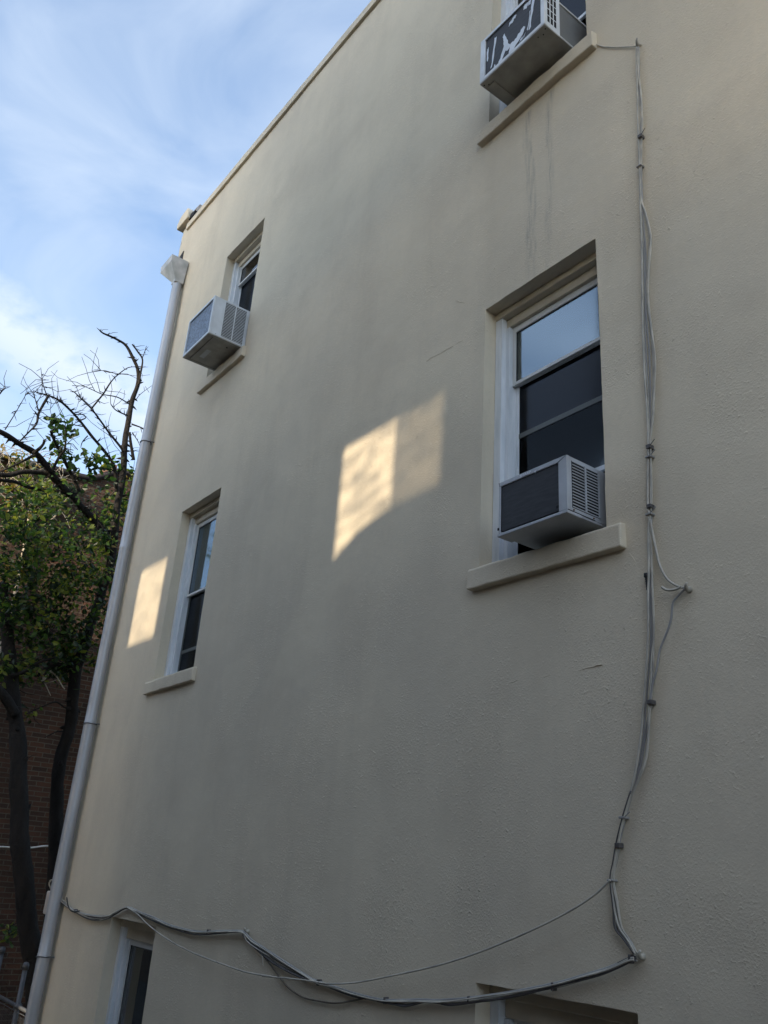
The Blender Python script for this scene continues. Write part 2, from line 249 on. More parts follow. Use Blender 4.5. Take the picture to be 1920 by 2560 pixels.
VINE=[(-13.30,-0.89,8.58),(-13.30,-0.74,8.60),(-13.30,-0.55,8.60),(-13.30,-0.37,8.59),(-13.30,-0.73,8.29),(-13.30,-0.52,8.16),(-13.30,-0.37,8.31),(-13.30,-0.68,7.97),(-13.30,-0.18,8.34),(-13.30,-0.04,8.25),(-13.30,-0.51,7.89)]

# ------------------------------------------------------------------ materials
def stucco_mat():
    m = mat('cream_stucco', (0.60, 0.535, 0.415), rough=0.9, var=0.0, spec=0.15)
    t = m.node_tree; b = t.nodes['Principled BSDF']; NN = t.nodes.new; LK = t.links.new
    g = NN('ShaderNodeNewGeometry'); sep = NN('ShaderNodeSeparateXYZ'); LK(g.outputs['Position'], sep.inputs[0])
    def noi(scale, det=5, st=(1,1,1), rough=0.5):
        mp = NN('ShaderNodeMapping'); mp.inputs['Scale'].default_value = st; LK(g.outputs['Position'], mp.inputs['Vector'])
        n = NN('ShaderNodeTexNoise'); n.inputs['Scale'].default_value = scale; n.inputs['Detail'].default_value = det; n.inputs['Roughness'].default_value = rough
        LK(mp.outputs[0], n.inputs['Vector']); return n.outputs['Fac']
    def mth(op, a, bb=None, c=None, clamp=False):
        n = NN('ShaderNodeMath'); n.operation = op; n.use_clamp = clamp
        for i, v in enumerate((a, bb, c)):
            if v is None: continue
            if isinstance(v, (int, float)): n.inputs[i].default_value = v
            else: LK(v, n.inputs[i])
        return n.outputs[0]
    def mrange(v, a, c, lo=0.0, hi=1.0):
        n = NN('ShaderNodeMapRange'); n.interpolation_type = 'SMOOTHSTEP'
        n.inputs['From Min'].default_value = a; n.inputs['From Max'].default_value = c
        n.inputs['To Min'].default_value = lo; n.inputs['To Max'].default_value = hi
        LK(v, n.inputs['Value']); return n.outputs[0]
    def mixc(f, a, c):
        n = NN('ShaderNodeMix'); n.data_type = 'RGBA'; LK(f, n.inputs['Factor'])
        for k, v in (('A', a), ('B', c)):
            if isinstance(v, tuple): n.inputs[k].default_value = (*v, 1)
            else: LK(v, n.inputs[k])
        return n.outputs['Result']
    # large weathering clouds, rain streaks running down, small mottling
    big = mrange(noi(0.55, 6), 0.34, 0.68)
    streak = mrange(noi(2.6, 6, (1.0, 1.0, 0.10), 0.6), 0.46, 0.78)
    streak2 = mrange(noi(9.0, 5, (1.0, 1.0, 0.05), 0.6), 0.5, 0.8)
    mott = noi(28.0, 3)
    c = mixc(big, (0.710, 0.617, 0.466), (0.600, 0.528, 0.411))
    c = mixc(mth('MULTIPLY', streak, 0.5), c, (0.540, 0.470, 0.358))
    c = mixc(mth('MULTIPLY', streak2, 0.35), c, (0.680, 0.590, 0.445))
    c = mixc(mrange(mott, 0.3, 0.7, 0.0, 0.16), c, (0.50, 0.45, 0.36))
    c = mixc(mrange(noi(2.3, 5, (1, 1, .7), 0.55), 0.42, 0.72, 0.0, 0.42), c, (0.545, 0.475, 0.365))
    rep_ = mrange(noi(0.85, 4, (1, 1, 1), 0.45), 0.53, 0.56)
    c = mixc(mth('MULTIPLY', rep_, 0.38), c, (0.665, 0.585, 0.445))
    # two grey drip marks running down from the sill of the top window
    x, z = sep.outputs['X'], sep.outputs['Z']
    wv = mth('MULTIPLY', mth('SUBTRACT', noi(1.9, 4, (0.01, 0.01, 1.0)), 0.5), 0.16)
    thr = mrange(noi(48.0, 5, (1.0, 1.0, 0.10), 0.65), 0.34, 0.70)
    tot = None
    for x0, sl, w, zt in ((-2.968, -0.012, 0.048, 7.82), (-2.800, 0.030, 0.042, 7.84), (-2.93, -0.02, 0.022, 7.6)):
        cx = mth('ADD', mth('MULTIPLY', mth('SUBTRACT', z, 7.0), sl), mth('ADD', wv, x0))
        d = mth('ABSOLUTE', mth('SUBTRACT', x, cx))
        k = mrange(d, 0.0, w, 1.0, 0.0)
        k = mth('MULTIPLY', k, mth('MULTIPLY', mrange(z, 6.30, 6.65), mrange(z, zt-0.02, zt, 1.0, 0.0)))
        tot = k if tot is None else mth('MAXIMUM', tot, k)
    c = mixc(mth('MULTIPLY', mth('MULTIPLY', tot, thr), 0.50), c, (0.22, 0.22, 0.20))
    LK(c, b.inputs['Base Color'])
    # trowelled coat: broad waves, sandy float texture and scattered coarse lumps
    lump = mrange(noi(46.0, 4, (1, 1, 1), 0.6), 0.55, 0.85)
    patch = mrange(noi(1.3, 3), 0.42, 0.62)
    h = mth('ADD', mth('MULTIPLY', noi(1.6, 3), 1.0), mth('MULTIPLY', noi(95.0, 5, (1, 1, 1), 0.6), mth('ADD', mth('MULTIPLY', patch, 0.22), 0.12)))
    h = mth('ADD', h, mth('MULTIPLY', mth('MULTIPLY', lump, mth('ADD', patch, 0.25)), 0.42))
    bp = NN('ShaderNodeBump'); bp.inputs['Strength'].default_value = 0.75; bp.inputs['Distance'].default_value = 0.017
    LK(h, bp.inputs['Height']); LK(bp.outputs[0], b.inputs['Normal'])
    return m

def brick_mat(name, c1, c2, mortar, axis='yz', bump=0.8):
    m = bpy.data.materials.new(name); m.use_nodes = True; t = m.node_tree; b = t.nodes['Principled BSDF']
    b.inputs['Roughness'].default_value = 0.92; b.inputs['Specular IOR Level'].default_value = 0.2
    NN = t.nodes.new; LK = t.links.new
    g = NN('ShaderNodeNewGeometry'); sp = NN('ShaderNodeSeparateXYZ'); cb = NN('ShaderNodeCombineXYZ')
    LK(g.outputs['Position'], sp.inputs[0])
    LK(sp.outputs['Y' if axis == 'yz' else 'X'], cb.inputs['X']); LK(sp.outputs['Z'], cb.inputs['Y'])
    nz = NN('ShaderNodeTexNoise'); nz.inputs['Scale'].default_value = 2.5; LK(g.outputs['Position'], nz.inputs['Vector'])
    ad = NN('ShaderNodeVectorMath'); ad.operation = 'MULTIPLY_ADD'; ad.inputs[1].default_value = (0.03, 0.03, 0.0)
    LK(nz.outputs['Color'], ad.inputs[0]); LK(cb.outputs[0], ad.inputs[2])
    br = NN('ShaderNodeTexBrick'); br.inputs['Scale'].default_value = 1.0
    br.inputs['Brick Width'].default_value = 0.215; br.inputs['Row Height'].default_value = 0.0677; br.inputs['Mortar Size'].default_value = 0.0075
    br.inputs['Mortar Smooth'].default_value = 0.2; br.inputs['Bias'].default_value = -0.1
    br.inputs['Color1'].default_value = (*c1, 1); br.inputs['Color2'].default_value = (*c2, 1); br.inputs['Mortar'].default_value = (*mortar, 1)
    LK(ad.outputs[0], br.inputs['Vector'])
    n2 = NN('ShaderNodeTexNoise'); n2.inputs['Scale'].default_value = 1.1; n2.inputs['Detail'].default_value = 8; LK(g.outputs['Position'], n2.inputs['Vector'])
    mr_ = NN('ShaderNodeMapRange'); mr_.inputs['From Min'].default_value = 0.35; mr_.inputs['From Max'].default_value = 0.7
    mr_.inputs['To Max'].default_value = 0.55; LK(n2.outputs['Fac'], mr_.inputs['Value'])
    mx = NN('ShaderNodeMix'); mx.data_type = 'RGBA'; LK(mr_.outputs[0], mx.inputs['Factor']); LK(br.outputs['Color'], mx.inputs['A'])
    mx.inputs['B'].default_value = (c2[0]*0.6, c2[1]*0.75, c2[2]*0.8, 1); LK(mx.outputs['Result'], b.inputs['Base Color'])
    n3 = NN('ShaderNodeTexNoise'); n3.inputs['Scale'].default_value = 18; n3.inputs['Detail'].default_value = 6; LK(g.outputs['Position'], n3.inputs['Vector'])
    hh = NN('ShaderNodeMath'); hh.operation = 'MULTIPLY_ADD'; hh.inputs[1].default_value = 1.2; LK(n3.outputs['Fac'], hh.inputs[0])
    LK(br.outputs['Fac'], hh.inputs[2])
    bp = NN('ShaderNodeBump'); bp.inputs['Strength'].default_value = bump; bp.inputs['Distance'].default_value = 0.02
    LK(hh.outputs[0], bp.inputs['Height']); LK(bp.outputs[0], b.inputs['Normal'])
    return m

STUCCO = stucco_mat()
M_TRIM = mat('cream_trim_paint', (0.55, 0.49, 0.38), rough=0.6, var=0.08, vscale=5, bump=0.15, bscale=30)
M_WHITE = mat('white_vinyl', (0.72, 0.74, 0.76), rough=0.35, var=0.05, vscale=6, col2=(0.56, 0.60, 0.63), stretch=(4,4,0.6))
M_SASH = mat('aluminium_sash', (0.62, 0.63, 0.62), rough=0.4, var=0.06)
M_DSASH = mat('dark_sash', (0.085, 0.095, 0.09), rough=0.4, var=0.1)
M_RUBBER = mat('black_gasket', (0.02, 0.02, 0.022), rough=0.6)
M_GLASS = glass('window_glass'); M_GLASS_D = glass('screened_glass', (0.30, 0.33, 0.36), 0.15, 1.5, (.34, .36, .40)); M_GLASS_D2 = glass('dusty_glass', (0.85, 0.86, 0.86), 0.05, 1.4, (.22, .24, .26)); M_GLASS_B = glass('filmed_glass', (0.92, 0.96, 1.0), 0.06, 2.35, (.70, .86, 1.0))
M_BLIND = mat('sky_tinted_window_shade', (0.52, 0.64, 0.82), rough=0.8, var=0.04, vscale=2.0, col2=(0.42, 0.54, 0.72))  # colour carries the blue of sky reflected in the pane
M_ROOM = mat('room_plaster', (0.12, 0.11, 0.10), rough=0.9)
M_ACW = mat('white_enamel', (0.66, 0.69, 0.72), rough=0.35, var=0.05, vscale=8, col2=(0.55,0.57,0.58))
M_ACG = mat('grey_enamel', (0.42, 0.44, 0.47), rough=0.42, var=0.06, vscale=7, col2=(0.34,0.355,0.375), bump=0.05, bscale=60)
M_ACY = mat('aged_white_enamel', (0.60, 0.60, 0.58), rough=0.5, var=0.06, vscale=9, col2=(0.46,0.45,0.42), bump=0.06, bscale=50)
M_ACBASE = mat('galvanised_base', (0.34, 0.33, 0.30), rough=0.55, metal=0.1, var=0.12, vscale=9, bump=0.1)
M_FIN = mat('coil_fins', (0.026, 0.026, 0.030), rough=0.6, metal=0.0, var=0.2, vscale=14, bump=0.08, bscale=220, stretch=(1,1,6))
M_FINB = mat('bluish_coil_fins', (0.16, 0.19, 0.24), rough=0.45, metal=0.3, var=0.35, vscale=60, bump=0.15, bscale=160)
M_DARK = mat('black_parts_and_hole_shade', (0.008, 0.008, 0.009), rough=0.8)  # black for dark parts; stands in for shade in vents, holes, gaps
M_PEEL = mat('peeled_white_paint', (0.72, 0.76, 0.82), rough=0.6, var=0.05)
M_PIPE = mat('galvanised_pipe', (0.43, 0.44, 0.46), rough=0.42, metal=0.25, var=0.10, vscale=2.2, col2=(0.34, 0.35, 0.365), bump=0.12, bscale=7, stretch=(3,3,0.5))
M_HEAD = mat('stained_sheet_metal', (0.52, 0.51, 0.50), rough=0.5, metal=0.1, var=0.1, vscale=6, col2=(0.30,0.31,0.29))
M_CABP = mat('cream_painted_cable', (0.50, 0.46, 0.38), rough=0.6, var=0.12, vscale=11, col2=(0.30, 0.28, 0.24))
M_CABG = mat('grey_cable', (0.20, 0.195, 0.19), rough=0.55, var=0.2, vscale=9, col2=(0.32,0.31,0.29))
M_CABK = mat('black_cable', (0.035, 0.033, 0.033), rough=0.5, var=0.3, vscale=13, col2=(0.11,0.10,0.095))
M_CABB = mat('brown_wire', (0.13, 0.105, 0.075), rough=0.6)
M_BLACK = mat('black_tape', (0.012, 0.012, 0.012), rough=0.5)
M_BARK = mat('backlight_dark_bark', (0.016, 0.0135, 0.012), rough=0.95, var=0.3, vscale=9, bump=0.9, bscale=28, stretch=(1,1,0.25))  # set darker than real bark to imitate backlit silhouettes
M_DEAD = mat('bleached_twig', (0.48, 0.42, 0.33), rough=0.8)
M_BRICK = brick_mat('old_red_brick', (0.120, 0.060, 0.040), (0.062, 0.040, 0.032), (0.140, 0.120, 0.092))
M_BRICK2 = brick_mat('screen_brick', (0.12, 0.085, 0.07), (0.09, 0.065, 0.055), (0.15, 0.14, 0.125), 'xz')
M_COPE = mat('dark_roof_felt', (0.035, 0.028, 0.03), rough=0.7)
M_GALV = mat('galvanised_fence_metal', (0.10, 0.105, 0.115), rough=0.5, metal=0.35, var=0.12, vscale=12)
M_ROOF = mat('roof_membrane', (0.10, 0.10, 0.10), rough=0.9)
M_BROKEN = mat('broken_masonry', (0.30, 0.285, 0.27), rough=0.95, var=0.35, vscale=18, bump=0.9, bscale=25)
M_CLOTH = mat('streak_cloth', (0.78, 0.72, 0.62), rough=0.9)

def leaf_mat(name, col, tr, k=0.5):
    m = bpy.data.materials.new(name); m.use_nodes = True; t = m.node_tree; t.nodes.clear()
    o = t.nodes.new('ShaderNodeOutputMaterial'); d = t.nodes.new('ShaderNodeBsdfPrincipled'); l = t.nodes.new('ShaderNodeBsdfTranslucent')
    g = t.nodes.new('ShaderNodeNewGeometry'); n = t.nodes.new('ShaderNodeTexNoise'); n.inputs['Scale'].default_value = 2.2; n.inputs['Detail'].default_value = 4
    t.links.new(g.outputs['Position'], n.inputs['Vector'])
    mm = t.nodes.new('ShaderNodeMix'); mm.data_type = 'RGBA'; c = Vector(col)
    mm.inputs['A'].default_value = (*(c*0.65), 1); mm.inputs['B'].default_value = (*(c*1.35), 1)
    t.links.new(n.outputs['Fac'], mm.inputs['Factor']); t.links.new(mm.outputs['Result'], d.inputs['Base Color'])
    d.inputs['Roughness'].default_value = 0.45; l.inputs['Color'].default_value = (*tr, 1)
    mx = t.nodes.new('ShaderNodeMixShader'); mx.inputs[0].default_value = k
    t.links.new(d.outputs[0], mx.inputs[1]); t.links.new(l.outputs[0], mx.inputs[2]); t.links.new(mx.outputs[0], o.inputs['Surface'])
    return m
LEAF = [leaf_mat('dark_leaf', (0.016, 0.036, 0.011), (0.02, 0.05, 0.010)), leaf_mat('green_leaf', (0.042, 0.092, 0.018), (0.12, 0.22, 0.025)),
        leaf_mat('yellow_green_leaf', (0.11, 0.14, 0.025), (0.30, 0.33, 0.035)), leaf_mat('autumn_leaf', (0.17, 0.12, 0.035), (0.35, 0.24, 0.04))]

# ------------------------------------------------------------------ ground
g = MB(); g.add([(-600,-600,0),(600,-600,0),(600,600,0),(-600,600,0)], [(0,1,2,3)])
structure(g.build('ground', mat('old_concrete', (0.10, 0.098, 0.09), rough=0.9, var=0.2, vscale=0.8, bump=0.3)))

# ------------------------------------------------------------------ cream building
XL, XR, ZT, YB = -9.60, 7.0, 11.06, 9.0
bld = thing('cream_building', (-3.0, 4.5, 0.0), 'large cream stucco house wall with air conditioned windows and a cable run', 'building')
OPEN = {                                   # x0, x1, z0, z1 of the masonry openings
    'up_right': (-3.36, -2.46, 7.99, 9.80), 'mid_right': (-3.352, -2.456, 4.636, 6.40), 'low_right': (-3.310, -2.402, 0.84, 2.594),
    'up_left': (-7.832, -6.95, 7.908, 9.61), 'mid_left': (-7.85, -6.985, 4.60, 6.335), 'low_left': (-7.855, -6.92, 0.82, 2.55)}
def frange(a, b, d):
    n = max(1, int(math.ceil((b-a)/d))); return [a+(b-a)*i/n for i in range(n)]
def grid_lines(lo, hi, cuts, d):
    c = sorted({lo, hi, *cuts}); out = []
    for a, b in zip(c[:-1], c[1:]): out += frange(a, b, d)
    return out+[hi]
xs = grid_lines(XL, XR, [v for o in OPEN.values() for v in o[:2]], 0.07)
zs = grid_lines(0.0, ZT, [v for o in OPEN.values() for v in o[2:]], 0.07)
wall = MB(); idx = {}
def wv(x, y, z):
    k = (round(x, 4), round(y, 4), round(z, 4))
    if k not in idx: idx[k] = len(wall.v); wall.v.append(wob((x, y, z)))
    return idx[k]
def wf(*p):
    wall.f.append(tuple(wv(*q) for q in p)); wall.mi.append(0); wall.sm.append(False)
def inside(x, z): return any(a < x < b and c < z < d for a, b, c, d in OPEN.values())
for i in range(len(xs)-1):
    for j in range(len(zs)-1):
        if not inside((xs[i]+xs[i+1])/2, (zs[j]+zs[j+1])/2):
            wf((xs[i],0,zs[j]), (xs[i+1],0,zs[j]), (xs[i+1],0,zs[j+1]), (xs[i],0,zs[j+1]))
RY = [0.0, 0.04, 0.08, 0.12, 0.20, 0.30]
for a, b, c, d in OPEN.values():
    zz_ = [z for z in zs if c-1e-6 <= z <= d+1e-6]; xx_ = [x for x in xs if a-1e-6 <= x <= b+1e-6]
    for y0, y1 in zip(RY[:-1], RY[1:]):
        for z0, z1 in zip(zz_[:-1], zz_[1:]):
            wf((a,y0,z0), (a,y0,z1), (a,y1,z1), (a,y1,z0)); wf((b,y0,z0), (b,y1,z0), (b,y1,z1), (b,y0,z1))
        for x0, x1 in zip(xx_[:-1], xx_[1:]):
            wf((x0,y0,d), (x1,y0,d), (x1,y1,d), (x0,y1,d)); wf((x0,y0,c), (x0,y1,c), (x1,y1,c), (x1,y0,c))
# end walls, back and inner lining that keeps the rooms dark
for x in (XL, XR):
    for z0, z1 in zip(zs[:-1:3]+[], zs[3::3]+[]): wf((x,0,z0), (x,0,z1), (x,YB,z1), (x,YB,z0))
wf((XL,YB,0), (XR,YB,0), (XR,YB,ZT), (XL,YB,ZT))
wo = wall.build('wall', STUCCO, bld, fix=False)
for p in wo.data.polygons: p.use_smooth = True
wo.data.set_sharp_from_angle(angle=R(40))
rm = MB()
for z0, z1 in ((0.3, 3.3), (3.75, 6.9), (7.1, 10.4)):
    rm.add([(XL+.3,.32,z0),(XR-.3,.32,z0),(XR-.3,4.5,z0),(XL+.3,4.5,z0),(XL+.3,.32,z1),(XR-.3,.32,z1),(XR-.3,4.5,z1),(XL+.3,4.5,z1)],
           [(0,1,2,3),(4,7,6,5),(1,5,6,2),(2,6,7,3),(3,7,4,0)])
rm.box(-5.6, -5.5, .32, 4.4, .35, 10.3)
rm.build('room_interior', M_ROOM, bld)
rf = MB(); rf.box(XL+.3, XR-.3, .31, YB-.05, 10.55, 10.70); rf.build('roof', M_ROOF, bld)
# parapet coping band: a shallow projecting band with an uneven top edge
cp = MB(); n = 120; vs = []; fs = []
for i in range(n+1):
    x = -9.42 + (XR+9.42)*i/n; w = noise.noise(Vector((x*1.7, 3.1, 0)))*0.012 + noise.noise(Vector((x*7, 1.1, 0)))*0.008
    zb = 11.058 + noise.noise(Vector((x*2.1, 9, 0)))*0.005
    vs += [(x, 0.30, zb), (x, -0.030, zb), (x, -0.034, 11.150+w), (x, 0.0, 11.172+w), (x, 0.30, 11.172+w)]
for i in range(n):
    for k in range(5): fs.append((i*5+k, (i+1)*5+k, (i+1)*5+(k+1) % 5, i*5+(k+1) % 5))
fs += [(0,1,2,3,4), tuple(n*5+k for k in (4,3,2,1,0))]
cp.add(vs, fs); cp.build('coping', STUCCO, bld)
lead = MB(); lead.box(XL, -9.423, 0.0, 0.30, 11.061, 11.175); lead.build('parapet_end', STUCCO, bld, 0.01)
pb = MB(); pb.prism([(-9.70,11.215),(-9.34,11.205),(-9.33,11.30),(-9.40,11.415),(-9.62,11.40),(-9.72,11.30)], -0.07, 0.34); cap = pb.build('corner_cap', STUCCO, bld, 0.012)
pb2 = MB(); pb2.box(XL+.03, -9.08, 0.015, 0.28, 11.176, 11.214); pb2.prism([(-9.325,11.216),(-9.06,11.178),(-9.09,11.29),(-9.17,11.36),(-9.33,11.375)], 0.01, 0.26)
pb2.v = [wob(v, 0.018, 14) for v in pb2.v]; pb2.build('broken_masonry', M_BROKEN, bld)
pb3 = MB(); pb3.prism([(-9.37,11.19),(-9.22,11.185),(-9.20,11.25),(-9.30,11.285),(-9.36,11.26)], -0.03, 0.012); pb3.v = [wob(v, 0.012, 20) for v in pb3.v]
pb3.build('broken_hollow', M_DARK, cap)  # black piece stands for the shade inside the hollow
sc = MB(); sc.prism([(-9.525,10.655),(-9.395,10.535),(-9.395,10.69)], -0.012, 0.02); sc.build('scupper', M_DARK, bld)  # black wedge stands in for shade in the scupper hole
vt = MB(); vt.tube([(-6.45,0.25,11.15),(-6.45,0.25,11.33)], 0.035, 10); vt.tube([(-6.45,0.25,11.33),(-6.45,0.25,11.37)], 0.05, 10)
vt.build('vent_pipe', M_DSASH, bld)
# raised plaster seams over old cracks
for pts in (R0, R1, R2, R4):
    sm = MB(); P = spline([(x, 0.0, z) for x, z in pts], 6)
    sm.tube([(p.x, p.y+0.0015+noise.noise(p*14)*0.003, p.z+noise.noise(p*21)*0.010) for p in P], [0.0028*(0.25+abs(noise.noise(p*17))) for p in P], 6)
    sm.build('plaster_seam', STUCCO, bld)

# ------------------------------------------------------------------ windows of the cream building
def window(key, meet, sash_bottom, blind=None, sill=None, lower_glass=M_GLASS_D, upper_glass=M_GLASS, lower_white=True, hd=0.118, rail=None):
    x0, x1, z0, z1 = OPEN[key]
    f = MB()
    f.box(x0+.002, x0+.060, .092, .22, z0+.004, z1-hd*.45); f.box(x1-.060, x1-.002, .092, .22, z0+.004, z1-hd*.45)       # jambs
    f.box(x0+.060, x0+.092, .126, .212, z0+.03, z1-hd-.002); f.box(x1-.092, x1-.060, .126, .212, z0+.03, z1-hd-.002)      # stops
    f.box(x0+.060, x1-.060, .10, .218, z0+.004, z0+.030)
    fr = f.build('window', M_WHITE, bld, 0.003)
    h = MB(); h.box(x0+.002, x1-.002, .086, .222, z1-hd*.43, z1-.003); h.box(x0+.061, x1-.061, .132, .218, z1-hd+.001, z1-hd*.43-.002)
    h.build('head_trim', M_TRIM, fr, 0.004)
    a, b, t = x0+.093, x1-.093, z1-hd
    u = MB(); u.ring(a, b, meet-.010, t, .026, .026, .022, .045, .154, .180); u.build('upper_sash', M_SASH, fr, 0.002)
    p = MB(); p.box(a+.027, b-.027, .164, .169, meet+.013, t-.046); p.build('pane', upper_glass, fr)
    gk = MB(); gk.ring(a+.0265, b-.0265, meet+.0125, t-.0455, .008, .008, .005, .008, .161, .1635); gk.build('gasket', M_RUBBER, fr)
    if sash_bottom < meet-.2:
        l = MB(); l.ring(a+.002, b-.002, sash_bottom, meet+.010, .024, .024, .028, .020, .1838, .206); l.build('lower_sash', M_WHITE if lower_white else M_DSASH, fr, 0.002)
        if rail:
            p = MB(); p.box(a+.027, b-.027, .191, .196, rail+.017, meet-.011); p.build('pane', M_GLASS_D, fr)
            p = MB(); p.box(a+.027, b-.027, .186, .204, rail-.016, rail+.016); p.build('dark_rail', M_DSASH, fr)
            p = MB(); p.box(a+.027, b-.027, .191, .196, sash_bottom+.029, rail-.017); p.build('pane', lower_glass, fr)
        else:
            p = MB(); p.box(a+.027, b-.027, .191, .196, sash_bottom+.029, meet-.011); p.build('pane', lower_glass, fr)
    if blind:
        bl = MB(); bl.box(a+.0005, b-.0005, .1812, .1832, meet+.012+blind, t-.0005); bl.build('window_shade', M_BLIND, fr)
    if sill:
        s = MB(); sx0, sx1, sz0, sz1, pr = sill
        n = 26; vs = []; fs = []
        for i in range(n+1):
            x = sx0+(sx1-sx0)*i/n
            for y, z in ((.02, sz0), (-pr, sz0+.004), (-pr, sz1-.012), (-pr+.012, sz1), (.10, sz1+.016)):
                vs.append(wob((x, y, z), 0.007, 9))
        for i in range(n):
            for k in range(5): fs.append((i*5+k, (i+1)*5+k, (i+1)*5+(k+1) % 5, i*5+(k+1) % 5))
        fs += [(0,1,2,3,4), tuple(n*5+k for k in (4,3,2,1,0))]
        s.add(vs, fs, 0, False); s.v = [wob(v, .003, 24) for v in s.v]; s.build('sill', STUCCO, fr, .010)
    return fr
w_mr = window('mid_right', 5.859, 5.062, blind=0.004, upper_glass=M_GLASS_B, lower_glass=M_GLASS_D2, rail=5.500, sill=(-3.41, -2.345, 4.495, 4.622, .044))
w_ur = window('up_right', 9.23, 8.56, sill=(-3.43, -2.385, 7.852, 7.978, .045))
w_ul = window('up_left', 9.225, 8.41, sill=(-7.925, -6.90, 7.765, 7.893, .045))
w_ml = window('mid_left', 5.4455, 4.635, upper_glass=M_GLASS_B, lower_white=False, rail=4.88, sill=(-7.96, -6.915, 4.465, 4.588, .040))
w_ll = window('low_left', 1.72, 0.87, lower_white=False, hd=.155, sill=(-7.96, -6.85, .68, .80, .04))
w_lr = window('low_right', 1.75, 0.88, lower_white=False, hd=.14, sill=(-3.41, -2.30, .70, .82, .04))
# added pale cloth strip in place of streaks reflected in the middle window's pane
cu = MB(); vs = []; fs = []; n = 40
for i in range(n+1):
    t = i/n; x = -3.22+.60*t
    for k in range(5):
        vs.append((x, .232+.012*math.sin(k*2.2+t*7), 5.44-.10*math.sin(t*2.4)*(.4+.15*k)+.022*k*(0.3+t)-.02+.012*math.sin(t*17+k)))
for i in range(n):
    for k in range(4): fs.append((i*5+k, (i+1)*5+k, (i+1)*5+k+1, i*5+k+1))
cu.add(vs, fs, 0, True); cu.build('reflection_streak', M_CLOTH, w_mr, fix=False)

# ------------------------------------------------------------------ air conditioners
def slats(mb, x, y0, y1, z0, z1, n, th, pr=.005):
    for i in range(n):
        z = z0+(z1-z0)*(i+.5)/n; mb.box(x-.001, x+pr, y0, y1, z-th/2, z+th/2)
AG = 'window air conditioners'
# grey unit in the middle right window
x0, x1, yf, yb, z0, z1 = -3.000, -2.524, -.200, .215, 4.668, 4.982
ac = thing('air_conditioner', ((x0+x1)/2, .02, z0), 'weathered grey air conditioner with dark screened back above the broad lower sill', 'air conditioner', AG)
c = MB(); c.box(x0+.004, x1-.004, yf+.022, yb, z0+.018, z1)
for q in ((x0+.003, x0+.014, z0+.02, z1), (x1-.058, x1-.003, z0+.02, z1)): c.box(q[0], q[1], yf, yf+.0215, q[2], q[3])
c.box(x0+.0145, x1-.0585, yf, yf+.0215, z1-.026, z1)
c.build('cabinet', M_ACG, ac, 0.003)
c = MB(); c.box(x0+.0146, x1-.0586, yf+.006, yf+.0216, z0+.032, z1-.0265); c.build('rear_grille', M_FIN, ac)
c = MB(); c.box(x0, x1, yf-.006, yf+.10, z0, z0+.0175); c.box(x0+.01, x1-.004, yf+.101, yb, z0+.006, z0+.0174); c.build('base_pan', M_ACG, ac, 0.004)
c = MB(); c.box(x1-.004, x1-.0015, yf+.036, yf+.228, z0+.040, z1-.022); c.build('vent_shade_plate', M_DARK, ac)  # black plate in place of a shaded vent recess
c = MB(); slats(c, x1-.0012, yf+.037, yf+.127, z0+.036, z1-.018, 16, .0048, .002); slats(c, x1-.0012, yf+.137, yf+.227, z0+.036, z1-.018, 16, .0048, .002)
c.box(x1-.0012, x1+.005, yf+.1275, yf+.1365, z0+.040, z1-.022); c.box(x1-.0012, x1+.005, yf+.2275, yf+.236, z0+.04, z1-.02); c.build('side_louver', M_ACG, ac)
for (x, z) in ((x0+.006, z0+.045), (x1-.064, z0+.048), (x1-.062, z1-.036)):
    c = MB(); c.box(x-.006, x+.006, yf-.006, yf-.0005, z-.007, z+.007); c.build('clip', M_DARK, ac, .002)
c = MB(); c.prism([(-2.742,z1-.021),(-2.735,z1-.018),(-2.730,z1-.021),(-2.734,z1-.034)], yf-.0015, yf-.0005); c.build('sticker', M_PEEL, ac)
cu_ = bpy.data.curves.new('lettering', 'FONT'); cu_.body = 'SHARP'; cu_.size = .026; cu_.extrude = .0004
to = bpy.data.objects.new('tmp', cu_); COL.objects.link(to)
bpy.context.view_layer.update()
tm = bpy.data.meshes.new_from_object(to); COL.objects.unlink(to); bpy.data.objects.remove(to)
tm.materials.clear(); tm.materials.append(M_PEEL)
lo = bpy.data.objects.new('lettering', tm); COL.objects.link(lo); lo.parent = ac; lo.matrix_parent_inverse = Matrix.Translation(-ROOT[ac.name])
lo.matrix_world = Matrix.Translation((-2.845, yf-.0008, z1-.0215)) @ Matrix.Rotation(R(90), 4, 'X') @ Matrix.Diagonal((1.05, .85, 1, 1))
c = MB()
for i in range(8): c.box(x1+.001+.0055*i, x1+.0045+.0055*i, .18, .20, z0+.01, z1-.02)
c.build('accordion_panel', M_DARK, ac)  # coloured black for the shade beside the cabinet

for xa_, xb_ in ((x0+.012, x0+.002), (x1-.060, x1-.004)):
    c = MB(); c.tube([(xa_, yf-.0006, z1-.027), (xb_, yf-.0006, z1-.001)], .0011, 4); c.build('mitre_seam', M_DARK, ac)
c = MB(); c.box(x1-.0035, x1+.0004, yf+.002, yf+.20, z0+.0178, z0+.0200); c.build('pan_seam', M_DARK, ac)
M_RUST = mat('rust', (0.16, 0.075, 0.035), rough=.9)
for y_, z_ in ((yf+.045, z0+.028), (yf+.19, z0+.028)):
    c = MB(); c.tube([(x1-.003, y_, z_), (x1+.0012, y_, z_)], .0042, 8); c.build('screw', M_RUST, ac)

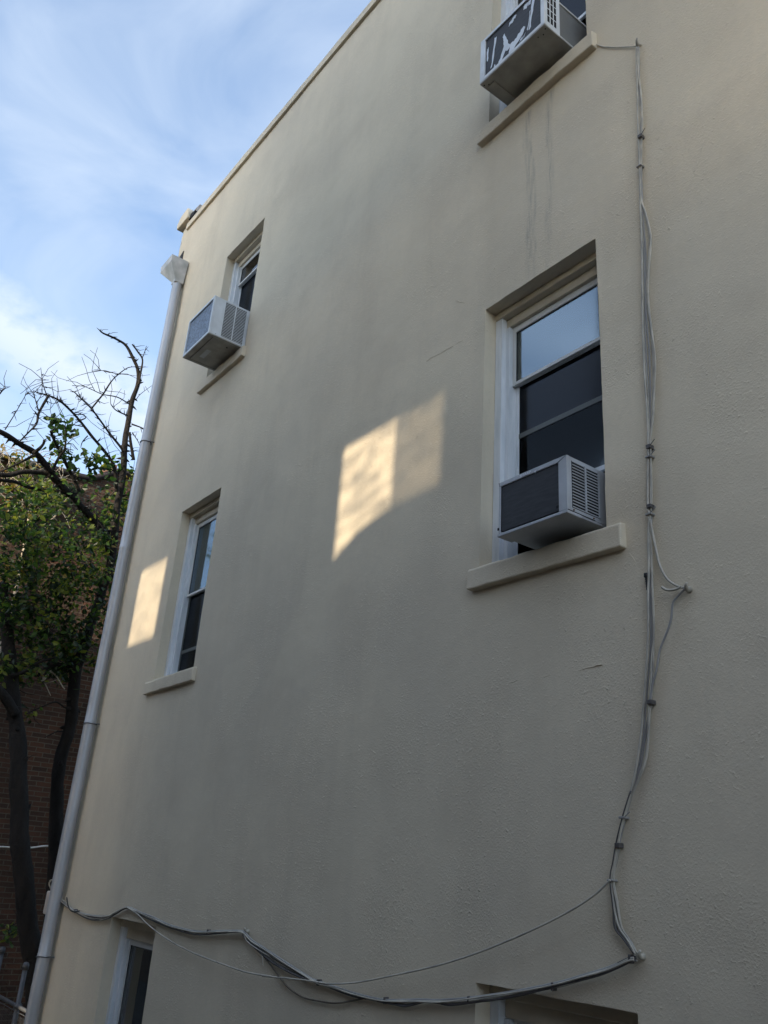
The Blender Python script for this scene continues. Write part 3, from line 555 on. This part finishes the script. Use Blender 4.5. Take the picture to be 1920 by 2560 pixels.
# white unit in the upper left window
x0, x1, yf, yb, z0, z1 = -7.620, -7.008, -.385, .215, 7.930, 8.398
ac = thing('air_conditioner', ((x0+x1)/2, -.08, z0), 'clean white air conditioner with a bluish coil back, nearest the downspout head', 'air conditioner', AG)
c = MB(); c.box(x0+.002, x1-.002, yf+.024, yb, z0+.014, z1); c.ring(x0, x1, z0+.012, z1, .024, .030, .026, .030, yf, yf+.0235); c.build('cabinet', M_ACW, ac, 0.004)
c = MB(); c.box(x0+.0245, x1-.0305, yf+.012, yf+.0236, z0+.0385, z1-.0305); c.build('rear_grille', M_FINB, ac)
c = MB(); c.box(x0+.001, x1-.001, yf+.001, yb, z0, z0+.0115); c.box(x0+.05, x1-.02, yf+.06, yb, z0-.006, z0-.0005); c.build('base_pan', M_ACBASE, ac, 0.002)
c = MB(); c.box(x1-.003, x1+.0006, yf+.135, yf+.375, z0+.032, z1-.020); c.build('vent_shade_plate', M_DARK, ac)  # black plate again replaces the shaded recess
c = MB(); slats(c, x1+.001, yf+.136, yf+.246, z0+.030, z1-.018, 24, .0060, .0012); slats(c, x1+.001, yf+.257, yf+.374, z0+.030, z1-.018, 24, .0060, .0012)
c.box(x1+.001, x1+.004, yf+.2465, yf+.2565, z0+.032, z1-.02); c.build('side_louver', M_ACW, ac)
c = MB(); c.tube([(x1-.10, yf+.26, z0-.0075), (x1-.10, yf+.26, z0-.0062)], .010, 10); c.build('drain_hole', M_DARK, ac)
c = MB(); c.box(x0+.052, x0+.055, yf+.062, yb, z0-.0076, z0-.0061); c.build('pan_seam', M_DARK, ac)
c = MB(); c.box(x0+.0555, x1-.025, yf+.062, yf+.0645, z0-.0076, z0-.0061); c.build('pan_seam', M_DARK, ac)
c = MB(); c.box(x0+.16, x0+.34, yf+.12, yf+.17, z0-.0068, z0-.0061); c.build('rating_label', M_ACG, ac)
for y_, z_ in ((yf+.075, z0+.028), (yf+.37, z0+.020)):
    c = MB(); c.tube([(x1-.003, y_, z_), (x1+.0012, y_, z_)], .0050, 8); c.build('screw', M_ACG, ac)
c = MB()
for i in range(9): c.box(x0-.010-.012*i, x0-.003-.012*i, .17, .20, z0+.01, z1-.02)
c.build('accordion_panel', M_DARK, ac); c = MB()
for i in range(3): c.box(x1+.002+.012*i, x1+.009+.012*i, .17, .20, z0+.01, z1-.02)
c.build('accordion_panel', M_DARK, ac)

# big unit in the upper right window, its back painted over and peeling
x0, x1, yf, yb, z0, z1 = -3.166, -2.570, -.277, .215, 8.022, 8.440
ac = thing('air_conditioner', ((x0+x1)/2, -.03, z0), 'big old air conditioner with peeling white paint on its black back, topmost right window', 'air conditioner', AG)
c = MB(); c.box(x0+.003, x1-.003, yf+.022, yf+.148, z0+.012, z1); c.ring(x0, x1, z0+.012, z1, .045, .034, .030, .028, yf, yf+.0215); c.build('cabinet', M_ACW, ac, 0.003)
c = MB(); c.box(x0+.012, x1-.010, yf+.1485, yb, z0+.012, z1-.075); c.build('rear_sleeve', mat('dull_grey_sleeve', (0.17,0.168,0.16), rough=.6), ac, 0.003)
c = MB(); c.box(x1-.0099, x1-.002, yf+.1485, yb, z0+.004, z0+.022); c.build('edge_strip', M_ACY, ac)
c = MB(); c.box(x1-.0099, x1-.003, yf+.1485, yb, z1-.095, z1-.08); c.build('edge_strip', M_ACY, ac)
c = MB(); c.box(x0+.0455, x1-.0345, yf+.010, yf+.0216, z0+.0425, z1-.0285); c.build('rear_grille', M_FIN, ac)
c = MB(); c.box(x0+.002, x1-.002, yf+.002, yb, z0, z0+.0115); c.box(x0+.03, x0+.09, yf+.05, yb, z0-.010, z0-.0005); c.build('base_pan', M_ACBASE, ac, 0.002)
c = MB()
for r_ in range(6):
    for k in range(3): c.box(x1-.003, x1-.0018, yf+.030+.031*k, yf+.050+.031*k, z0+.055+.063*r_+.008*k*0, z0+.108+.063*r_)
c.build('side_vent', M_DARK, ac)  # slots are black boxes in place of shaded recesses
for xx_ in (x0+.02, x0+.045, x1-.02, x1-.055, x1-.09):
    c = MB(); c.tube([(xx_, yf+.03+.02*math.sin(xx_*40), z0-.002), (xx_, yf+.03+.02*math.sin(xx_*40), z0+.001)], .0045, 8); c.build('screw', M_DARK, ac)
px0, px1, pz0, pz1 = x0+.046, x1-.035, z0+.043, z1-.029
def pp(u, v): return (px0+(px1-px0)*u, pz0+(pz1-pz0)*v)
random.seed(21)
def blob(poly, k=5):
    out = []; gx = sum(q[0] for q in poly)/len(poly); gz = sum(q[1] for q in poly)/len(poly)
    poly = [(gx+(q[0]-gx)*1.35, gz+(q[1]-gz)*1.12) for q in poly]
    for (a, b), (c_, d) in zip(poly, poly[1:]+poly[:1]):
        for j in range(k):
            t = j/k; out.append((a+(c_-a)*t+random.uniform(-.008,.008), b+(d-b)*t+random.uniform(-.022,.022)))
    return [pp(u, v) for u, v in out]
PE = [[(.115,.13),(.135,.15),(.185,.80),(.165,.80)], [(.26,.02),(.30,.03),(.40,.34),(.345,.66),(.325,.62),(.335,.36)], [(.385,.20),(.43,.16),(.455,.22),(.43,.30),(.395,.28)],
      [(.47,.07),(.53,.05),(.66,.19),(.685,.35),(.655,.36),(.56,.25),(.50,.26)], [(.64,.06),(.70,.08),(.715,.15),(.66,.13)], [(.025,.42),(.04,.40),(.05,.72),(.03,.70)],
      [(.80,.20),(.825,.22),(.875,.80),(.89,.88),(.845,.84)], [(.77,.22),(.782,.22),(.805,.62),(.797,.62)], [(.70,.86),(.75,.83),(.77,.93),(.72,.96)], [(.78,.86),(.81,.83),(.825,.93),(.79,.94)],
      [(.45,.80),(.50,.82),(.55,.90),(.53,.93),(.46,.87)], [(.15,.0),(.19,.0),(.18,.09),(.165,.05)]]
for q in PE:
    c = MB(); c.prism(blob(q), yf+.0085, yf+.0098); c.build('peeling_paint', M_PEEL, ac)
c = MB(); c.box(x1+.003, x1+.045, .185, .195, z0, z1+.18); c.build('side_panel', M_DSASH, ac)

# ------------------------------------------------------------------ downspout at the far corner
PX, PY, PR = -9.185, -.078, .060
dn = thing('downspout', (PX, PY, 0.0), 'tall grey metal downspout with a box head at the far corner of the cream wall', 'downspout')
segs = [(0.15, 2.115, .060), (2.115, 4.29, .0605), (4.29, 6.25, .059), (6.25, 7.62, .0605), (7.62, 9.98, .059)]
for a, b, r in segs:
    c = MB(); P = [(PX+noise.noise(Vector((z*.8, 2, 0)))*.010, PY, z) for z in [a, a+.025, a+.03]+frange(a+.2, b, .25)+[b+.004]]
    c.tube(P, [r+.003, r+.003]+[r]*(len(P)-2), 20, False)
    c.build('pipe_length', M_PIPE, dn)
for z in (2.115, 4.29, 7.62):
    c = MB(); c.tube([(PX+.066*math.cos(t*math.pi/8), PY+.066*math.sin(t*math.pi/8), z+.004*math.sin(t)) for t in range(17)], .0055, 6)
    c.tube([(PX+.066, PY, z), (PX+.085, -.004, z+.003)], .0055, 6); c.tube([(PX-.066, PY, z), (PX-.085, -.004, z+.003)], .0055, 6); c.build('strap', M_GALV, dn)
hd = MB()
lv = [(10.315, -9.455, -9.095, -.250, -.012), (10.215, -9.450, -9.100, -.245, -.012), (10.00, -9.245, -9.125, -.138, -.018), (9.96, -9.245, -9.125, -.138, -.018)]
vs = []; 
for z, a, b, c_, d in lv: vs += [(a,c_,z),(b,c_,z),(b,d,z),(a,d,z)]
fs = [(0,1,2,3), (12,15,14,13)]
for i in range(3):
    for k in range(4): fs.append((i*4+k, (i+1)*4+k, (i+1)*4+(k+1) % 4, i*4+(k+1) % 4))
hd.add(vs, fs); hd.build('conductor_head', M_HEAD, dn, 0.006)

bx = MB(); bx.box(-9.92, -9.80, .06, .14, 2.44, 2.66)
b_ = tag(bx.build('junction_box', mat('pale_plastic', (0.50,0.46,0.42), rough=.6), None, .015), 'small pale rounded box on the far corner behind the downspout', 'box')
bx = MB(); bx.tube(spline([(-9.86,.10,2.655),(-9.85,.05,2.72),(-9.80,.04,2.76),(-9.72,.05,2.77),(-9.62,.03,2.74)], 5), .008, 6); bx.build('lead_wire', M_CABP, b_)

# ------------------------------------------------------------------ cables on the wall
def off(pts, y, jit, sd):
    P = spline([(x, y, z) for x, z in pts], 5); out = []
    for i, p in enumerate(P):
        q = noise.noise_vector(Vector((p.x*3+sd, p.z*3, sd)))
        out.append(Vector((p.x+q.x*jit, p.y-abs(q.y)*jit*1.2, p.z+q.z*jit*.6)))
    return out
def cable(name, pts, m, r, parent=None, y=-.014, jit=.004, sd=0, n=7):
    c = MB(); c.tube(off(pts, y, jit, sd), r, n); return c.build(name, m, parent)
vb = thing('cable_bundle', (-2.1, -.02, 2.8), 'upright run of cream painted cables tied down the wall right of the windows', 'cables')
cable('strand', VA, M_CABP, .0048, vb, -.022, .003, 1); cable('strand', VB, M_CABP, .0050, vb, -.016, .003, 2)
cable('strand', VC, M_CABG, .0044, vb, -.012, .004, 3); cable('strand', [(x+.006, z) for x, z in VA], M_CABG, .0036, vb, -.012, .005, 4)
cable('strand', [(x-.010, z+.002) for x, z in VB], M_CABP, .0034, vb, -.010, .006, 5)
cable('strand', [(x+.002, z) for x, z in VB], M_CABP, .0028, vb, -.016, .016, 7); cable('strand', VA, M_CABP, .0026, vb, -.014, .014, 8)
cable('strand', [(x-.004, z) for x, z in VC[26:]], M_CABK, .0042, vb, -.024, .005, 6)
for i, (x, z) in enumerate(TIES):
    big = i in (0, 2, 4, 6, 8)
    c = MB(); w, h = (.012, .010) if big else (.016, .0045)
    c.box(x-w, x+w, -.034, -.001, z-h, z+h); 
    if i in (0, 2, 3, 5, 7): c.tube([(x+w*.6, -.03, z), (x+w+.03, -.035, z+.022)], .0026, 5)
    c.build('cable_tie', M_CABK if big else M_CABG, vb, .003)
(xa, za), (xb, zb) = CONN
c = MB(); P = [Vector((xa+(xb-xa)*i/14, -.018, za+(zb-za)*i/14)) for i in range(15)]
c.tube(P, [.0125 if i < 4 else (.0105 if i % 2 else .0075)*(1-.035*i) for i in range(15)], 9); c.build('connector', M_BLACK, vb)

hb = thing('cable_bundle', (-5.5, -.02, 2.5), 'sagging bundle of grey and black cables across the wall above the lowest windows', 'cables')
for i, (P, m, r) in enumerate(((HA, M_CABG, .0062), (HB, M_CABK, .0060), (HC, M_CABK, .0066), (HD, M_CABP, .0044))):
    cable('strand', P, m, r, hb, -.020-.006*(i % 2), .005, 11+i)
cable('strand', [(x+.004, z-.004) for x, z in HA], M_CABP, .0036, hb, -.034, .007, 16)
cable('strand', [(x, z+.006) for x, z in HB], M_CABG, .0045, hb, -.012, .006, 17)
cable('strand', HC, M_CABP, .0032, hb, -.020, .018, 18); cable('strand', HD, M_CABK, .0034, hb, -.018, .020, 19); cable('strand', [(x, z-.006) for x, z in HA], M_CABG, .0034, hb, -.018, .014, 20)
for x, z in HT[::2]:
    c = MB(); c.box(x-.005, x+.005, -.034, -.002, z-.016, z+.016); c.build('cable_tie', M_CABK, hb, .003)
c = MB(); c.tube(spline([(x, -.04, z) for x, z in TW], 5), .0055, 6); c.build('wire_twist', M_BLACK, hb)
c = MB(); c.tube(spline([(x, -.03, z) for x, z in DG], 4), .003, 5); c.build('wire_tail', M_CABP, hb)
tag(cable('wire', SW, M_CABP, .0046, None, -.045, .002, 31), 'single thin cable swagged in a long loose curve below the bundle', 'cable')
tag(cable('wire', BW, M_CABB, .0048, None, -.016, .003, 32), 'thin brown wire drooping below the sagging cable bundle', 'wire')
br = thing('cable', (-2.03, -.02, 4.22), 'short branch cable looping out to a plaster plug right of the upright run', 'cable')
cable('strand', BR, M_CABP, .0056, br, -.020, .002, 33); cable('strand', BS, M_CABP, .0060, br, -.035, .002, 34); cable('strand', BD, M_CABG, .0050, br, -.022, .003, 35)
tag(cable('wire', TT, M_CABP, .0036, None, -.006, .002, 36), 'fine wire from the topmost right sill to the head of the cable run', 'wire')
for (x, z), lab in zip(ANCH, ('pale cap at the top end of the upright cable run', 'pale plaster plug holding the branch cable loop', 'pale hook at the corner where the cables turn', 'pale hook holding the sagging bundle at its middle bend')):
    c = MB(); c.tube([(x, .0, z), (x, -.02, z), (x+.006, -.034, z+.012), (x+.014, -.040, z+.022)], [.014, .010, .007, .004], 9)
    c.v = [wob(v, .006, 30) for v in c.v]
    tag(c.build('cable_anchor', M_CABP), lab, 'anchor', 'cable anchors on the cream wall')

# ------------------------------------------------------------------ brick building beyond the trees
bb = thing('brick_building', (-16.5, 1.5, 0), 'old dark red brick building with a sagging roof edge behind the thorny trees', 'building')
BX = -13.5
TOP = [(-2.15, 8.5)]+[(p[1], p[2]) for p in TOPB]+[(1.6, 9.05), (3.0, 9.0), (9.0, 9.0)]
TOP = sorted(TOP)
c = MB()
vs = [(BX, y, 0.0) for y, z in TOP]+[(BX, y, z) for y, z in TOP]+[(BX-6, y, 0.0) for y, z in TOP]+[(BX-6, y, z) for y, z in TOP]
n = len(TOP); fs = []
for i in range(n-1):
    fs += [(i, i+1, n+i+1, n+i), (2*n+i+1, 2*n+i, 3*n+i, 3*n+i+1), (n+i, n+i+1, 3*n+i+1, 3*n+i)]
fs += [(0, n, 3*n, 2*n), (n-1, 3*n-1, 4*n-1, 2*n-1)]
c.add(vs, fs); c.build('wall', M_BRICK, bb)
c = MB(); c.tube([(BX+.03, y, z+.02) for y, z in TOP], .055, 7); c.build('roof_edge', M_COPE, bb)
c = MB(); c.box(-14.1, -13.85, .83, 1.05, 8.9, 9.38); c.build('chimney', mat('orange_clay', (0.26,0.14,0.10), rough=.85), bb, .02)
ws = MB(); ws.tube(spline([(-12.8, -3.0, 3.02), (-12.8, 0.25, 3.06), (-12.8, .98, 3.13), (-12.8, 3.0, 3.34)], 5), .011, 6)
tag(ws.build('clothes_line', mat('white_cord', (0.75,0.75,0.74), rough=.5)), 'white line stretched in front of the brick wall at left', 'line')

# ------------------------------------------------------------------ trees
def limb(mb, pts, r0, r1, k=5, sides=8, thorn=0, wig=.02):
    P = spline(pts, k); n_ = len(P)
    P = [p+noise.noise_vector(p*2.6)*wig for p in P]
    rad = [(r0+(r1-r0)*i/(n_-1))*(1+.14*noise.noise(p*6)) for i, p in enumerate(P)]
    mb.tube(P, rad, sides)
    for _ in range(thorn):
        i = random.randrange(1, n_-1); d = Vector((random.uniform(-.4,.4), random.uniform(-1,1), random.uniform(-.6,1))).normalized()
        L_ = random.uniform(.03, .085)
        mb.tube([P[i], P[i]+d*(rad[i]+L_*.4), P[i]+d*(rad[i]+L_)], [rad[i]*.55, rad[i]*.28+.003, .002], 5)
        if random.random() < .25: mb.tube([P[i]+d*rad[i], P[i]+d*(rad[i]+.05)+Vector((0,.05,.03)), P[i]+d*(rad[i]+.04)+Vector((0,.12,.07))], [.005,.004,.002], 4)
    return P
def leaf(mb, p, size, mi):
    d = Vector((random.gauss(0,1), random.gauss(0,1), random.gauss(-.4,.7))).normalized()
    e = d.cross(Vector((random.gauss(0,1), random.gauss(0,1), random.gauss(0,1)))).normalized(); nrm = d.cross(e)
    w = size*random.uniform(.22,.34)
    vs = [p, p+d*size*.35+e*w+nrm*w*.35, p+d*size*.7+e*w*.75+nrm*w*.3, p+d*size, p+d*size*.7-e*w*.75+nrm*w*.3, p+d*size*.35-e*w+nrm*w*.35, p+d*size*.5]
    mb.add(vs, [(0,1,6),(1,2,6),(2,3,6),(3,4,6),(4,5,6),(5,0,6)], mi)
def cluster(mb, c_, rad, n_, weights, s0=.06, s1=.12, twigs=None):
    c_ = Vector(c_)
    for _ in range(n_):
        d = Vector((random.gauss(0,.5), random.gauss(0,.5), random.gauss(0,.42)))*rad
        leaf(mb, c_+d, random.uniform(s0, s1), random.choices((0,1,2,3), weights)[0])
    if twigs:
        for _ in range(max(2, n_//14)):
            a = c_+Vector((random.gauss(0,.4), random.gauss(0,.4), random.gauss(0,.35)))*rad
            b = a+Vector((random.uniform(-.1,.1), random.uniform(-.25,.25), random.uniform(-.12,.25)))
            m_ = (a+b)/2+Vector((0, random.uniform(-.04,.04), random.uniform(-.04,.04)))
            twigs.tube([a, m_, b], [.006, .0045, .002], 4, False, 4)
random.seed(5)
ta = thing('thorny_tree', (-11.7, .6, 0), 'dark leaning tree trunk at the left edge with leafy lower limbs', 'tree')
tb = thing('thorny_tree', (-12.3, 1.2, 0), 'thorny tree with bare spiny branches reaching up beside the downspout', 'tree')
a = MB()
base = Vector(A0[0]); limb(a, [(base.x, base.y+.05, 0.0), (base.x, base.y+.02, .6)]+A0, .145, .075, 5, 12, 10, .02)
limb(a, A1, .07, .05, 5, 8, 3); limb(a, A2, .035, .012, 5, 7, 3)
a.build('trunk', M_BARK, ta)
b = MB()
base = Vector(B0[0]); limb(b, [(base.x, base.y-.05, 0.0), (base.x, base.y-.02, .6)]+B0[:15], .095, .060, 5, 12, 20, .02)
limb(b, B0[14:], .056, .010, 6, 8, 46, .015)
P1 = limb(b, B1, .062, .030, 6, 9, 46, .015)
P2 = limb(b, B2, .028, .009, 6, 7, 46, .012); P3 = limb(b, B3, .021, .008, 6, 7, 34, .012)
LB = [(B4,.014,.005,8),(B5,.010,.004,6),(B6,.007,.003,3),(B7,.014,.005,6),(B8,.020,.009,12),(B9,.009,.004,5),(B10,.009,.003,8),(B11,.008,.003,8),(B12,.012,.008,3),
      (B13,.028,.018,22),(B14,.022,.009,9),(B15,.026,.018,3),(B16,.022,.009,3),(B17,.036,.030,5),(B18,.030,.022,5),(B19,.024,.020,6),(B20,.018,.010,10),(B21,.008,.004,3),
      (B22,.040,.020,4),(B23,.014,.008,3),(B24,.012,.006,2),(B25,.007,.003,4),(B26,.012,.008,2),(B27,.008,.004,4),(B28,.012,.005,2),(B29,.010,.004,2)]
PTS = [P1, P2, P3]
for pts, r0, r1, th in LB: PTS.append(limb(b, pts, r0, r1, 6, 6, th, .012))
b2 = MB(); tw = b2
for k in range(66):                                   # hair-thin twigs against the sky
    P = random.choice(PTS[:12]+PTS[:3]); p = random.choice(P)
    if p.z < 7.8 and random.random() < .6: continue
    q = [p]; d = Vector((random.uniform(-.4,.4), random.uniform(-1,1), random.uniform(-.5,.9))).normalized()
    L_ = random.uniform(.06, .20)
    for s_ in range(random.randint(2, 4)):
        d = (d+Vector((random.uniform(-.4,.4), random.uniform(-.6,.6), random.uniform(-.5,.5)))).normalized(); q.append(q[-1]+d*L_)
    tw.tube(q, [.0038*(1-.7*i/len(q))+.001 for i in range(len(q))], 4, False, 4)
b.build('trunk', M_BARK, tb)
dd = MB(); limb(dd, DEADT, .012, .008, 6, 6, 3, .01); limb(dd, DEADT2, .009, .005, 6, 6, 1, .01)
ca = MB(); cb_ = b2; twa = ca
for i, p in enumerate(MASS):
    tgt, tws = (ca, twa) if p[1] < .55 and i % 3 else (cb_, tw)
    for j in range(2 if p[1] > 1.15 else (4 if p[1] > .8 else 6)):
        q = Vector(p)+Vector((random.uniform(-.5,.5), random.uniform(-.42,.42), random.uniform(-.40,.40)))
        cluster(tgt, q, random.uniform(.16,.38), random.choice((14,34,58,84)), random.choice(((7,3,.5,.05),(5,4,1.2,.1),(8,2,.2,0),(1,3,5,.4))), .05, .115, tws)
for p in CLUST: cluster(cb_, p, .17, 15, (5,4,.6,0), .09, .16, tw)
for p in SPRIG: cluster(ca if p[1] < .6 else cb_, p, .13, 13, (1,3,3,.4), .06, .11, tw)
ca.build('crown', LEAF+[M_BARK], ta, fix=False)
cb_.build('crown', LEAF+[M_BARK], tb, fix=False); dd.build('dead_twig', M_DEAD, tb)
vn = thing('climbing_vine', (-13.3, -.3, 0), 'yellowing vine with bare stems over the top of the brick wall', 'vine')
vl = MB(); vs_ = MB()
for p in VINE:
    cluster(vl, p, .34, 40, (2,3,3,2.5), .07, .13)
    for _ in range(14):
        a_ = Vector(p)+Vector((random.uniform(-.05,.15), random.uniform(-.4,.4), random.uniform(-.35,.3))); q = [a_]
        d = Vector((0, random.uniform(-.6,.6), random.uniform(-1,.6)))
        for s_ in range(4): d = d+Vector((random.uniform(-.1,.1), random.uniform(-.6,.6), random.uniform(-.4,.4))); q.append(q[-1]+d.normalized()*random.uniform(.05,.13))
        vs_.tube(q, [.007,.006,.005,.004,.003], 4, False)
st = Vector((-13.42, -.4, 0)); vs_.tube(spline([st, (-13.42,-.5,3), (-13.42,-.2,6), (-13.42,-.3,8.4)], 6), .03, 6)
vl.build('foliage', LEAF, vn, fix=False); vs_.build('stems', M_DEAD, vn)

# ------------------------------------------------------------------ chain-link fence
fn = thing('chain_link_fence', (-11.5, .34, 0), 'grey chain-link fence with capped pipe posts at the lower left', 'fence')
for x in (-14.0, -13.2, -12.35, -12.02, -11.0, -9.95):
    h = 1.885 if x > -11.5 else 1.95
    c = MB(); c.tube([(x, .34, 0), (x, .34, h-.06)], .027, 12)
    po = c.build('post', M_GALV, fn)
    c = MB(); c.tube([(x,.34,h-.075),(x,.34,h-.03),(x,.34,h-.008),(x,.34,h)], [.037,.037,.028,.010], 12); c.build('post_cap', M_GALV, po)
    c = MB(); c.tube([(x,.34,1.43),(x,.34,1.475)], .042, 12); c.box(x-.012, x+.012, .30, .39, 1.44, 1.465); c.build('rail_band', M_GALV, po)
c = MB(); c.tube([(-14.0,.34,1.45),(-9.70,.34,1.45)], .021, 10); c.tube([(-14.0,.34,1.40),(-9.7,.34,1.40)], .004, 6); c.build('rail', M_GALV, fn)
c = MB()
for i in range(80):
    x = -14+.054*i
    for s_ in (1, -1):
        q = [(x+s_*.027*(k % 2), .345, .05+.027*k*2/2) for k in range(50)]
        c.tube(q, .0016, 3, False)
c.build('mesh', M_GALV, fn, fix=False)

# ------------------------------------------------------------------ added blocks out of view behind the camera: they block and shape the sun
AX = S.x/(-S.y); AZ = S.z/(-S.y)                     # sun shift per metre of depth
def ap(x0, x1, z0, z1, yA, yB):                      # gap that passes the sun onto x0..x1, z0..z1 of the cream wall
    return (x0+AX*yA, x1+AX*yB, z0+AZ*yA, z1+AZ*yB)
nb = thing('sun_screen_wall', (-3.5, -6.6, 0), 'added unseen brick screen with two gaps cut to throw the sun patches', 'building')  # added sun screen; its gaps are shaped to the bright patches
YA, YB_ = 6.5, 6.7; HT_ = 13.8
g1 = ap(-4.875, -3.735, 5.07, 5.955, YA, YB_); g2 = ap(-8.715, -8.055, 5.06, 5.885, YA, YB_)
XA, XB = -9.95+AX*6.5, 2.0
c = MB()
c.box(XA, g2[0], -YB_, -YA, 0, HT_); c.box(g2[1], g1[0], -YB_, -YA, 0, HT_); c.box(g1[1], XB, -YB_, -YA, 0, HT_)
c.box(g2[0], g2[1], -YB_, -YA, 0, g2[2]); c.box(g2[0], g2[1], -YB_, -YA, g2[3], HT_)
c.box(g1[0], g1[1], -YB_, -YA, 0, g1[2]); c.box(g1[0], g1[1], -YB_, -YA, g1[3], HT_)
o_ = AZ*YA; a_ = AX*YA
c.prism([(g1[0], g1[2]), (g1[1], g1[2]), (g1[1], 5.30+o_), (-4.27+a_, 5.285+o_), (-4.60+a_, 5.225+o_), (g1[0], 5.08+o_)], -YB_+.001, -YA-.001)
c.build('wall', M_BRICK2, nb)

def patch_filter(name, lo, hi):  # added panes that set how bright and streaky the sun patches are
    tp = bpy.data.materials.new(name); tp.use_nodes = True; t_ = tp.node_tree; t_.nodes.clear()
    oo = t_.nodes.new('ShaderNodeOutputMaterial'); tt_ = t_.nodes.new('ShaderNodeBsdfTransparent')
    gg = t_.nodes.new('ShaderNodeNewGeometry'); mm_ = t_.nodes.new('ShaderNodeMapping'); mm_.inputs['Scale'].default_value = (1.4, 1, 5.0); mm_.inputs['Rotation'].default_value = (0, .35, 0)
    nn = t_.nodes.new('ShaderNodeTexNoise'); nn.inputs['Scale'].default_value = 2.4; nn.inputs['Detail'].default_value = 2; nn.inputs['Distortion'].default_value = .6
    rr = t_.nodes.new('ShaderNodeMapRange'); rr.inputs['From Min'].default_value = .36; rr.inputs['From Max'].default_value = .62
    rr.inputs['To Min'].default_value = lo; rr.inputs['To Max'].default_value = hi
    t_.links.new(gg.outputs['Position'], mm_.inputs['Vector']); t_.links.new(mm_.outputs[0], nn.inputs['Vector']); t_.links.new(nn.outputs['Fac'], rr.inputs['Value'])
    t_.links.new(rr.outputs[0], tt_.inputs['Color']); t_.links.new(tt_.outputs[0], oo.inputs['Surface']); return tp
ym = (YA+YB_)/2; xm = -4.245+AX*ym
c = MB(); c.box(xm+.004, g1[1], -ym-.003, -ym+.003, g1[2], g1[3]); c.build('pane', patch_filter('dim_patch_filter', .28, .42), nb)
c = MB(); c.box(g1[0], xm-.004, -ym-.003, -ym+.003, g1[2], g1[3]); c.build('pane', patch_filter('bright_patch_filter', .55, .92), nb)
c = MB(); c.box(g2[0], g2[1], -ym-.003, -ym+.003, g2[2], g2[3]); c.build('pane', patch_filter('left_patch_filter', .70, .84), nb)
rw = thing('light_block', (10.0, -9.5, 0), 'added unseen brick block that cuts low light from the right', 'house')  # added out of view to cut low light and bounce from the right
c = MB(); c.box(2.003, 19.0, -12.5, -6.4, 0, 6.3); c.build('wall', M_BRICK2, rw)
c = MB(); c.box(2.05, 19.1, -12.6, -6.25, 6.3, 6.5); c.build('roof', M_ROOF, rw)
lw = thing('light_block', (-18.0, -10.5, 0), 'added unseen brick block that shades the trees and the left of the wall', 'house')  # added out of view to shade trees, brick and the wall's left
c = MB(); c.box(-26, -8.3, -13.5, -7.6, 0, 8.9); c.build('wall', M_BRICK2, lw)
c = MB(); c.box(-26.15, -8.2, -13.6, -7.45, 8.9, 9.1); c.build('roof', M_ROOF, lw)
